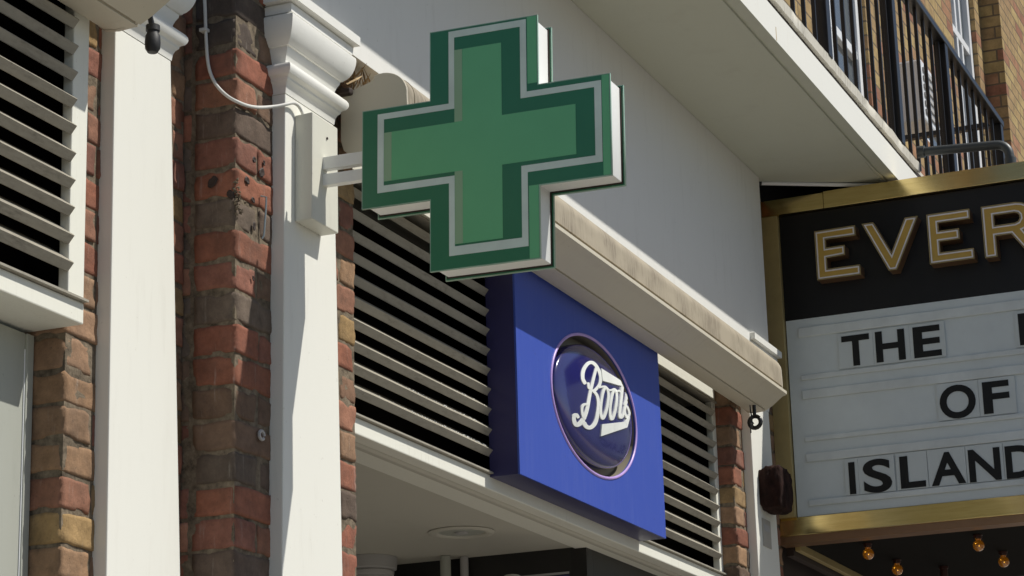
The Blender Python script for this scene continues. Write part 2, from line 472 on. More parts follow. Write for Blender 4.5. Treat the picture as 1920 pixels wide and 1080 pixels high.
# ------------------------------------------------------------------ fascia wall, balcony slab
fw = MB().box(4.797, 8.68, -.066, .10, 3.838, 4.573).build('fascia_wall', 'wall_paint', bevel=.001)
tag(fw, 'smooth white painted wall above the beige awning and under the balcony', 'wall')
slab = thing('balcony_slab', 'white painted concrete balcony slab overhanging the shopfronts', 'balcony', (4.6, 0, 4.574))
SO_ = .553
prof = [(-SO_, 4.574), (-.514, 4.574), (-.512, 4.582), (-.502, 4.582), (-.500, 4.574), (.30, 4.574), (.30, 4.716), (-.53, 4.716), (-SO_, 4.690)]
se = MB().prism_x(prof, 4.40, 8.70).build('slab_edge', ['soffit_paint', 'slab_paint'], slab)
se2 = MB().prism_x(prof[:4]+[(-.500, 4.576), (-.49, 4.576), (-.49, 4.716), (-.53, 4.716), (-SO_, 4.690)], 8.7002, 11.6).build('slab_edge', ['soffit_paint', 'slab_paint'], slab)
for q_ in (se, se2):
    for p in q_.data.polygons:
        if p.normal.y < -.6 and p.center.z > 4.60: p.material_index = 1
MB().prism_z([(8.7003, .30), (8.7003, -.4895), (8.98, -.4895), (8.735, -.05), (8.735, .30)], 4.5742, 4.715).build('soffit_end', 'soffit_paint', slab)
MB().box(8.736, 11.6, -.489, .30, 4.68, 4.7155).build('dark_underside', 'void', slab)  # near-black colour stands for the deep shade between slab and sign
MB().box(4.40, 11.6, -.535, .30, 4.716, 4.741).build('drip_course', 'dark_brown', slab)
mb = MB(); x = 4.4; nseg = 150; rings = []
for i in range(nseg+1):
    xx = 4.4 + (9.385-4.4)*i/nseg
    w = noise.noise(Vector((xx*5, 0, 3)))*.006 + noise.noise(Vector((xx*21, 4, 1)))*.004
    v = noise.noise(Vector((xx*9, 7, 0)))*.005
    rings.append([(xx, -.550-v, 4.728+w*.6), (xx, -.553-v, 4.766+w), (xx, -.542, 4.776+w), (xx, .28, 4.784), (xx, .28, 4.728)])
mb.loft(rings).build('coping', 'coping', slab, smooth=50)
MB().box(9.39, 11.6, -.53, .28, 4.741, 4.77).build('coping_end', 'coping', slab, bevel=.006)
rs_ = MB().box(7.316, 7.322, -SO_-.0006, -SO_+.001, 4.577, 4.626)
rs_.build('rust_streak', 'rust_stain', slab)
# white lip trimming the slanted soffit end; no lamp
b = thing('soffit_lip', 'white tubular lip along the soffit end above the gold sign, under the balcony', 'light fitting', (8.75, -.06, 4.57))
MB().tube([(8.748, -.055, 4.571), (8.985, -.475, 4.566)], .0085, 10).build('tube', 'upvc', b, smooth=40)
MB().tube([(8.744, -.048, 4.571), (8.748, -.055, 4.571)], .0095, 10).build('end_cap', 'black_plastic', b, smooth=40)

# ------------------------------------------------------------------ balcony railing
rl = thing('balcony_railing', 'black metal balcony railing with thin balusters and square posts', 'railing', (8.0, -.5, 4.83))
XE = 11.33
MB().box(4.6, XE+.025, -.56, -.50, 5.552, 5.582).build('top_rail', 'black_metal', rl, bevel=.003)
MB().box(XE-.02, XE+.02, -.498, 0, 5.554, 5.578).build('end_rail', 'black_metal', rl, bevel=.003)
posts = [4.95, 5.98, 7.0, 8.026, 9.109, 10.11, 11.31]
for px in posts:
    MB().box(px-.027, px+.027, -.557, -.503, 4.765, 5.551).build('post', 'black_metal', rl, bevel=.003)
xx = 6.50
while xx < XE-.05:
    if min(abs(xx-p) for p in posts) > .05:
        MB().box(xx-.006, xx+.006, -.5375, -.5225, 4.765, 5.551).build('baluster', 'black_metal', rl, bevel=.0015)
    xx += .142
for yy in (-.41, -.29, -.17, -.05):
    MB().box(XE-.007, XE+.007, yy-.007, yy+.007, 4.765, 5.553).build('baluster', 'black_metal', rl, bevel=.0015)

# ------------------------------------------------------------------ upper brick wall with windows
wl = thing('brick_wall', 'upper storey wall of yellow stock brick with white window frames', 'wall', (9, 0, 4.8))
def wall_open(x0, x1, z0, z1, ops, y, th=.25, rev=.10):
    xs = sorted({x0, x1, *[v for o in ops for v in o[:2]]}); zs = sorted({z0, z1, *[v for o in ops for v in o[2:]]})
    m = MB(); bm = m.bm
    isop = lambda x, z: any(o[0] < x < o[1] and o[2] < z < o[3] for o in ops)
    for a, b in zip(xs, xs[1:]):
        for c, d in zip(zs, zs[1:]):
            if not isop((a+b)/2, (c+d)/2):
                bm.faces.new([bm.verts.new(p) for p in ((a, y, c), (b, y, c), (b, y, d), (a, y, d))])
    for a, b, c, d in ops:
        q = [(a, c), (b, c), (b, d), (a, d)]
        for (p, r), (s_, t) in zip(q, q[1:]+q[:1]):
            bm.faces.new([bm.verts.new(v) for v in ((p, y, r), (s_, y, t), (s_, y+rev, t), (p, y+rev, r))])
    bmesh.ops.remove_doubles(bm, verts=bm.verts[:], dist=.0005)
    return m
ops = [(10.02, 10.95, 4.785, 6.75), (11.72, 13.0, 5.83, 6.04), (13.10, 13.80, 5.35, 8.2), (8.3, 9.2, 4.85, 6.75), (6.2, 7.1, 4.85, 6.75)]
wall_open(4.4, 13.98, 4.76, 10, ops, 0).build('wall', 'stock_brick', wl)
MB().box(13.98, 17.5, -.122, .3, 4.5, 10).build('wing_pier', 'stock_brick', wl)
MB().box(4.4, 13.98, .3, .32, 4.7, 10).build('backing', 'void', wl)
def window(x0, x1, z0, z1, y, fw, bars=(), sill=False, mull=()):
    f = MB(); f.box(x0, x0+fw, y-.03, y+.03, z0, z1).box(x1-fw, x1, y-.03, y+.03, z0, z1)
    f.box(x0+fw, x1-fw, y-.028, y+.028, z0, z0+fw).box(x0+fw, x1-fw, y-.028, y+.028, z1-fw, z1)
    for zb in bars: f.box(x0+fw, x1-fw, y-.022, y+.022, zb-.025, zb+.025)
    for xm in mull: f.box(xm-.02, xm+.02, y-.020, y+.020, z0+fw, z1-fw)
    fr = f.build('window', 'upvc', wl, bevel=.004)
    MB().box(x0+fw*.6, x1-fw*.6, y+.004, y+.012, z0+fw*.6, z1-fw*.6).build('pane', 'window_glass', fr)
    if sill: MB().box(x0-.05, x1+.05, -.045, .08, z0-.05, z0-.004).build('sill', 'upvc', fr, bevel=.005)
window(10.02, 10.95, 4.80, 6.75, .06, .075, (5.87,), mull=(10.4,))
window(11.72, 13.0, 5.83, 6.04, .04, .035, sill=False)
window(13.10, 13.80, 5.35, 8.2, .06, .06, (6.9,), mull=(13.42, 13.55))
window(8.3, 9.2, 4.85, 6.75, .06, .07, (5.87,))
window(6.2, 7.1, 4.85, 6.75, .06, .07, (5.87,))
ac = thing('wall_vent_box', 'white vented box fixed to the brick wall behind the balcony railing', 'vent', (11.55, 0, 5.7))
MB().box(11.36, 11.60, -.17, 0, 5.66, 5.99).build('casing', 'upvc', ac, bevel=.012)
mb = MB()
for k in range(6): mb.box(11.375, 11.585, -.178, -.171, 5.70+k*.045, 5.722+k*.045)
mb.build('grille', 'rendered_grey', ac)

# black conduit bent down onto the sign
PX = 9.40
c = [(PX, -.545, 4.822)] + [(PX, -.545-.34*t, 4.822-.022*t) for t in (.3, .6, .95)]
for k in range(1, 8):
    a = k/7*math.pi/2; c.append((PX, -.872-.05*math.sin(a), 4.800-.05*(1-math.cos(a))))
c.append((PX, -.924, 4.552))
pp = thing('pipe', 'dark bent metal pipe running from the balcony edge down to the gold sign', 'pipe', (PX, -.55, 4.82))
MB().tube(c, .0195, 14).build('tube', 'pipe', pp, smooth=50)
MB().tube([(PX, -.545, 4.822), (PX, -.575, 4.820)], .026, 14).build('collar', 'pipe', pp, smooth=40)
MB().tube([(PX, -.924, 4.735), (PX, -.924, 4.70)], .024, 14).build('elbow_socket', 'pipe', pp, smooth=40)

# ------------------------------------------------------------------ louvred vents
def louvre(label, x0, x1, yf, z0, zs, nsl, pitch, zt, stile_l, stile_r, btm, head):
    root = thing('louvre_vent', label, 'louvre vent', ((x0+x1)/2, yf, z0))
    m = MB().box(x0, x1, yf, yf+.16, z0, z0+btm)                                   # bottom beam
    m.build('bottom_beam', 'frame_paint', root, bevel=.003)
    if head: MB().box(x0, x1, yf, yf+.10, zt, zt+head).build('head_board', 'frame_paint', root, bevel=.003)
    if stile_r: MB().box(x1-stile_r, x1, yf+.0005, yf+.026, z0+btm+.0005, zt-.0005).build('stile', 'frame_paint', root, bevel=.003)
    if stile_l: MB().box(x0, x0+stile_l, yf+.0005, yf+.026, z0+btm+.0005, zt-.0005).build('stile', 'frame_paint', root, bevel=.003)
    a, b = x0+stile_l, x1-stile_r
    for i in range(nsl):
        z = zs+i*pitch
        m = MB(); bm = m.bm
        jit = random.uniform(-.0008, .0008)
        N = 24; rings = []
        for k in range(N+1):
            xx = a+(b-a)*k/N; w = noise.noise(Vector((xx*3, i*5.1, 0)))*.0012+jit
            rings.append([(xx, yf-.012, z+w), (xx, yf-.0105, z+.0025+w), (xx, yf+.060, z+.051+w), (xx, yf+.062, z+.047+w), (xx, yf+.006, z-.0155+w), (xx, yf+.002, z-.0165+w)])
        m.loft(rings); me_o = m.build('slat', ['slat_paint', 'dusty_slat'], root)
        for p in me_o.data.polygons:
            if p.normal.z > .4: p.material_index = 1
    MB().box(x0, x1, yf-.012, yf+.09, z0+btm+.001, z0+btm+.006).build('sill_strip', 'slat_paint', root)
    MB().box(x0-.05, x1+.05, yf+.125, yf+.14, z0+.02, zt+.12).build('interior_shade_sheet', 'void', root)  # near-black sheet puts the darkness of the interior into its colour
    MB().box(x1-.008, x1-.003, yf+.0262, yf+.124, z0+btm, zt).build('side_shade_sheet', 'void', root)
    return root
lv = louvre('dusty tan louvred vent above the shop entrance, behind the blue sign', 5.10, 8.351, .058, 2.918, 3.032, 10, .0595, 3.612, 0, .040, .044, .30)
MB().box(5.10, 8.351, .05, .18, 3.606, 3.6115).build('head_strip', 'slat_paint', lv)
mb = MB()
for k in range(200):                     # grit lying on the lower slats near the sign
    i = random.choice([0, 0, 0, 1, 1, 2]); t = random.random()**.6
    x = 5.5+.72*t; u = random.uniform(.03, .5); r = random.uniform(.0008, .0026)
    mb.lathe((x, .058-.0105+u*.0705, 3.032+i*.0595+.0025+u*.0485), [(0, -r), (r, -.2*r), (r*.7, .7*r), (0, r)], 5)
mb.build('grit', 'wall_paint', lv)
tag(lv.children[-1], kind='stuff')
louvre('grey louvred vent in a white frame at the left edge of the picture', 2.60, 4.143, .092, 2.925, 3.042, 11, .0605, 3.70, 0, .060, .046, .16)

# left neighbour: grey steel door under the vent
gd = thing('steel_door', 'grey painted steel door panel under the left vent', 'door', (3.4, .21, 0))
MB().box(2.6, 4.112, .216, .27, .01, 2.915).build('panel', 'grey_door', gd)
MB().box(4.1125, 4.1385, .210, .27, .01, 2.915).build('frame', 'grey_door', gd, bevel=.002)
MB().tube([(4.1115, .2145, .02), (4.1115, .2145, 1.5), (4.1105, .2145, 2.3), (4.1120, .2145, 2.60), (4.1110, .2145, 2.88)], .0016, 6).build('edge_strip', 'upvc', gd)
MB().box(3.15, 3.19, .19, .2315, 1.0, 1.15).build('handle', 'steel', gd, bevel=.005)

# ------------------------------------------------------------------ awnings
def awning(label, x0, x1, dy, dz=0):
    root = thing('awning', label, 'awning', ((x0+x1)/2, dy, 3.58))
    Z = dz
    shell = [(-.024, 3.742)]
    shell += [(-.070, 3.752), (-.115, 3.766)]
    for k in range(0, 13):
        a = math.radians(108-k*9.5); shell.append((-.140-.068*math.cos(a), 3.721+.060*math.sin(a)))
    shell += [(-.2085, 3.690), (-.2085, 3.664)]
    up = shell + [(-.10, 3.664), (-.024, 3.664)]
    sh = [(y+dy, z+Z) for y, z in up]
    nx = 40; rings = [[(x0+.012+(x1-x0-.024)*i/nx, y, z) for y, z in sh] for i in range(nx+1)]
    MB().loft(rings).build('housing', 'awning_shell', root, smooth=35)
    MB().prism_x([(y+dy, z+Z) for y, z in [(-.201, 3.6635), (-.201, 3.649), (-.10, 3.649), (-.10, 3.6635)]], x0+.012, x1-.012).build('groove', 'awning_groove', root)
    bar = [(-.206, 3.6488), (-.217, 3.6485), (-.2205, 3.646), (-.2205, 3.6345), (-.217, 3.6315), (-.203, 3.627), (-.186, 3.616), (-.160, 3.599), (-.128, 3.583), (-.1275, 3.588), (-.1225, 3.588), (-.122, 3.580), (-.075, 3.577), (-.045, 3.583), (-.028, 3.600), (-.024, 3.640), (-.024, 3.6465)]
    MB().prism_x([(y+dy, z+Z) for y, z in bar], x0+.012, x1+.004).build('front_bar', 'awning_bar', root, smooth=30)
    cap = [(y+dy, z+Z) for y, z in shell] + [(y+dy, z+Z) for y, z in [(-.203, 3.640), (-.196, 3.625), (-.160, 3.600), (-.125, 3.583), (-.075, 3.575), (-.045, 3.579), (-.030, 3.592), (-.022, 3.62)]]
    for a in (x0, x1-.0115): MB().prism_x(cap, a, a+.0115).build('end_cap', 'awning_cap', root, bevel=.002)
    MB().prism_x([(y+dy, z+Z) for y, z in offset(shell + [(-.2085, 3.66), (-.03, 3.66)], .0012)], x0+.045, x0+.0475).build('joint_band', 'awning_groove', root)
    if dy == 0:        # this cassette sits slightly skew, nearer the wall at its far end
        for c_ in root.children:
            for v in c_.data.vertices:
                t = (v.co.x-x0)/(x1-x0); v.co.y += .026*t*min(1, max(0, (-v.co.y-.03)/.17)); v.co.z -= .003*t
            c_.data.update()
    return root
aw2 = awning('long beige awning cassette between the two near and far white pilasters, above the blue sign', 5.118, 8.437, 0)
ey = MB().tube([(8.325, -.10, 3.588), (8.325, -.10, 3.535)], .007, 8)
R_ = .022
ey.tube([(8.325+.0, -.10+R_*math.sin(a), 3.513+R_*math.cos(a)) for a in [k*2*math.pi/16 for k in range(17)]], .008, 8, False)
ey.build('crank_eye', 'black_metal', aw2, smooth=50)
mb = MB()
for k in range(14):
    mb.tube([(8.285+random.gauss(0, .012), -.10, 3.51+random.gauss(0, .02)), (8.285+random.gauss(0, .012), -.10, 3.50+random.gauss(0, .02))], .0025, 5)
mb.build('cobweb_dirt', 'black_plastic', aw2)
aw1 = awning('end of a beige awning cassette with a black crank eye, at the top left corner', 2.5, 4.195, .128, .020)
MB().tube([(4.222, -.005, 3.648), (4.236, -.005, 3.622), (4.240, -.005, 3.612)], .0065, 8).build('crank_stem', 'black_metal', aw1, smooth=50)
MB().lathe((4.243, -.005, 3.556), [(.0, -.004), (.011, -.003), (.0165, .006), (.0175, .020), (.0165, .035), (.013, .042), (.013, .046), (.0155, .047), (.0155, .060), (.009, .063), (.0, .064)], 20).build('crank_bell', 'black_plastic', aw1, smooth=40)
MB().box(4.20, 4.224, -.012, .004, 3.642, 3.658).build('crank_bracket', 'dark_brown', aw1, bevel=.003)

# dry leaves and straw caught between capital and awning
nest = thing('leaf_litter', 'dry brown leaves and straw stuck between the capital and the awning end', 'leaf litter', (5.15, -.04, 3.76))
mb = MB()
for k in range(46):
    p = Vector((random.uniform(5.105, 5.235), random.uniform(-.055, -.006), random.uniform(3.752, 3.80)))
    d = Vector((random.uniform(-.5, .5), random.uniform(-.5, .1), random.uniform(.2, 1))).normalized()*random.uniform(.03, .075)
    w = d.orthogonal().normalized()*random.uniform(.002, .008)
    q = p+d*.5+Vector((random.uniform(-.008, .008), random.uniform(-.008, .004), 0))
    mb.bm.faces.new([mb.bm.verts.new(v) for v in (p-w, p+w, q+w*1.2, q-w*1.2)])
    mb.bm.faces.new([mb.bm.verts.new(v) for v in (q-w*1.2, q+w*1.2, p+d+w*.2, p+d-w*.2)])
mb.build('leaves', 'straw', nest)
MB().box(5.10, 5.24, -.058, -.004, 3.735, 3.752).build('dirt_bed', 'dark_brown', nest, bevel=.004)

# ------------------------------------------------------------------ pharmacy cross
cross = thing('pharmacy_cross', 'green and white illuminated pharmacy cross on a white wall bracket', 'sign', (4.92, -.082, 3.46))
TH = math.radians(1.1)
def cl(poly):      # cross-local (out, up) -> (out, z), turned by the droop of the bracket
    return [(.5 + h*math.cos(TH) + v*math.sin(TH), 3.46 - h*math.sin(TH) + v*math.cos(TH)) for h, v in poly]
def crosspoly(h, v): return [(h[1], v[3]), (h[2], v[3]), (h[2], v[2]), (h[3], v[2]), (h[3], v[1]), (h[2], v[1]), (h[2], v[0]), (h[1], v[0]), (h[1], v[1]), (h[0], v[1]), (h[0], v[2]), (h[1], v[2])]
OUT = crosspoly((-.294, -.116, .157, .335), (-.299, -.124, .118, .291))
SO = crosspoly((-.255, -.069, .130, .315), (-.2685, -.091, .106, .2865))
SI = crosspoly((-.2385, -.0545, .1145, .298), (-.2465, -.074, .0915, .270))
LI = crosspoly((-.2380, -.0545, .0665, .251), (-.2415, -.064, .0575, .238))
XF, XB = 4.870, 4.962
def layer(name, loops, x, th, mat, bevel=0): return link(name, face_negx(curve_mesh(name, [cl(l) for l in loops], th), x), mat, cross, bevel)
layer('front_plate', [OUT], XF+.0025, .005, 'dark_green')
layer('plate_rim', [offset(OUT, .0022), offset(OUT, .0002)], XF+.0025, .0056, 'glass_edge')
layer('silver_outline', [SO, SI], XF-.0004, .0012, 'silver_line')
layer('backlit_cross', [LI], XF-.0003, .0010, 'backlit_green')  # sunlight passing through the box, put in as a shifted lighter green
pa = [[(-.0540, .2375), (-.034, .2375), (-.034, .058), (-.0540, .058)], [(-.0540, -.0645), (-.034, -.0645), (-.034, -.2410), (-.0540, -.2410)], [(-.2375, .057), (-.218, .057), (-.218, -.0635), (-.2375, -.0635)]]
for q in pa: layer('backlit_strip', [q], XF-.00085, .0006, 'backlit_pale_green')  # paler bands of the same sun glow, laid on as colour
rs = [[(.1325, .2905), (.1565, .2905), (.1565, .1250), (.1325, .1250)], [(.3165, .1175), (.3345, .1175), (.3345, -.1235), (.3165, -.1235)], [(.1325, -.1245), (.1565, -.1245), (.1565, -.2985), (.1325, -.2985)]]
for q in rs: layer('edge_strip', [q], XF-.0002, .0008, 'backlit_green')  # sun entering at the outer sides, coloured onto the right-hand edges
BODY = offset(OUT, -.006)
layer('body', [BODY], (XF+.0055+XB-.0055)/2, XB-XF-.011, 'sign_white', .0015)
layer('back_plate', [OUT], XB-.0025, .005, 'dark_green')
layer('back_rim', [offset(OUT, .0022), offset(OUT, .0002)], XB-.0025, .0056, 'glass_edge')
layer('seal', [offset(OUT, -.003), offset(OUT, -.0062)], XB-.0075, .004, 'dark_brown')
def bar(z0, z1):
    mb = MB(); r = []
    for out, dz in ((.080, 0), (.212, -.0022)):
        r.append([(4.903, -out, z0+dz), (4.903, -out, z1+dz), (4.925, -out, z1+dz), (4.925, -out, z0+dz)])
    mb.loft(r).build('bracket_bar', 'sign_white', cross, bevel=.0015)
bar(3.4695, 3.5005); bar(3.4285, 3.4570)
bx = MB().loft([[(4.8475, -.0345, 3.329), (4.846, -.082, 3.329), (4.984, -.082, 3.329), (4.984, -.0345, 3.329)], [(4.850, -.0345, 3.598), (4.8505, -.082, 3.600), (4.984, -.082, 3.600), (4.984, -.0345, 3.598)]])
bx.build('bracket_box', 'box_paint', cross, bevel=.0025)
MB().lathe((4.925, -.0825, 3.555), [(0, -.003), (.0035, -.002), (.0035, 0.0)], 8, 'y').build('screw', 'dark_brown', cross)

# supply cable of the cross
cb = MB()
pts = [(4.6155, .094, 4.05), (4.6155, .088, 3.90), (4.6155, .080, 3.83), (4.6155, .079, 3.766), (4.6150, .074, 3.684), (4.6145, .066, 3.645), (4.6135, .050, 3.613), (4.613, .030, 3.589), (4.611, .006, 3.568), (4.618, -.009, 3.560), (4.650, -.011, 3.562), (4.70, -.011, 3.573), (4.745, -.013, 3.588), (4.775, -.030, 3.598), (4.795, -.044, 3.608), (4.815, -.046, 3.618), (4.835, -.047, 3.621), (4.852, -.049, 3.616), (4.862, -.051, 3.600)]
cv = bpy.data.curves.new('cable', 'CURVE'); cv.dimensions = '3D'; cv.bevel_depth = .0042; cv.bevel_resolution = 3; cv.resolution_u = 8
sp = cv.splines.new('NURBS'); sp.points.add(len(pts)-1); sp.use_endpoint_u = True; sp.order_u = 4
for p, q in zip(sp.points, pts): p.co = (*q, 1)
me = curve_to_mesh('cable', cv)
cbo = link('cable', me, 'cable', smooth=60); tag(cbo, 'thin white cable drooping from the brickwork to the bracket box of the cross', 'cable')
for y, z in ((.079, 3.755), (.077, 3.99)): MB().box(4.606, 4.624, y-.007, y+.012, z-.004, z+.004).build('clip', 'cable', cbo, bevel=.001)

# ------------------------------------------------------------------ blue shop sign
sg = thing('shop_sign', 'square blue shop sign with an oval navy badge and white script, fixed over the vent', 'sign', (6.8, .058, 2.95))
X0, X1, Z0, Z1, YF, YB = 6.203, 7.449, 2.955, 3.597, -.036, .057
ECX, ECZ, EA, EB = 6.832, 3.277, .364, .214
ell = lambda a, b, n=72: [(ECX+a*math.cos(2*math.pi*k/n), ECZ+b*math.sin(2*math.pi*k/n)) for k in range(n)]
rect = [(X0, Z0), (X1, Z0), (X1, Z1), (X0, Z1)]
link('face', face_negy(curve_mesh('face', [rect, ell(EA, EB)], .006), YF+.003), 'blue_sign', sg, bevel=.0015)
m = MB(); m.box(X0, X0+.004, YF+.0062, YB, Z0, Z1).box(X1-.004, X1, YF+.0062, YB, Z0, Z1)
m.box(X0+.0041, X1-.0041, YF+.0062, YB, Z0, Z0+.004).box(X0+.0041, X1-.0041, YF+.0062, YB, Z1-.004, Z1).build('casing', 'blue_side', sg)
def ell_loft(rs, mat, name, smooth=60):
    mb = MB(); mb.loft([[(x, y, z) for x, z in ell(a, b)] for a, b, y in rs], cap=False); return mb.build(name, mat, sg, smooth=smooth)
ell_loft([(EA+.001, EB+.001, YF+.004), (EA+.0005, EB+.0005, YF+.045), (EA-.06, EB-.05, YF+.046), (.01, .01, YF+.0465)], 'recess_beige', 'recess')
rim = []
for k in range(11):
    a = math.pi*k/10; rim.append((EA+.0035+.005*math.cos(a), EB+.0035+.005*math.cos(a), YF+.0003-.0045*math.sin(a)))
ell_loft(rim, 'sunlit_purple_edge', 'rim')  # lilac colour carries the glow of the sunlit acrylic edge
DA, DB = EA-.028, EB-.027
dome = []
for k in range(33):
    t = k/32
    q = (1-t)**.4 if k < 32 else .002
    dome.append((DA*q, DB*q, YF+.006-.034*(1-q**2.5)**.6))
dome.insert(0, (DA, DB, YF+.044))
ell_loft(dome, 'navy_dome', 'badge')
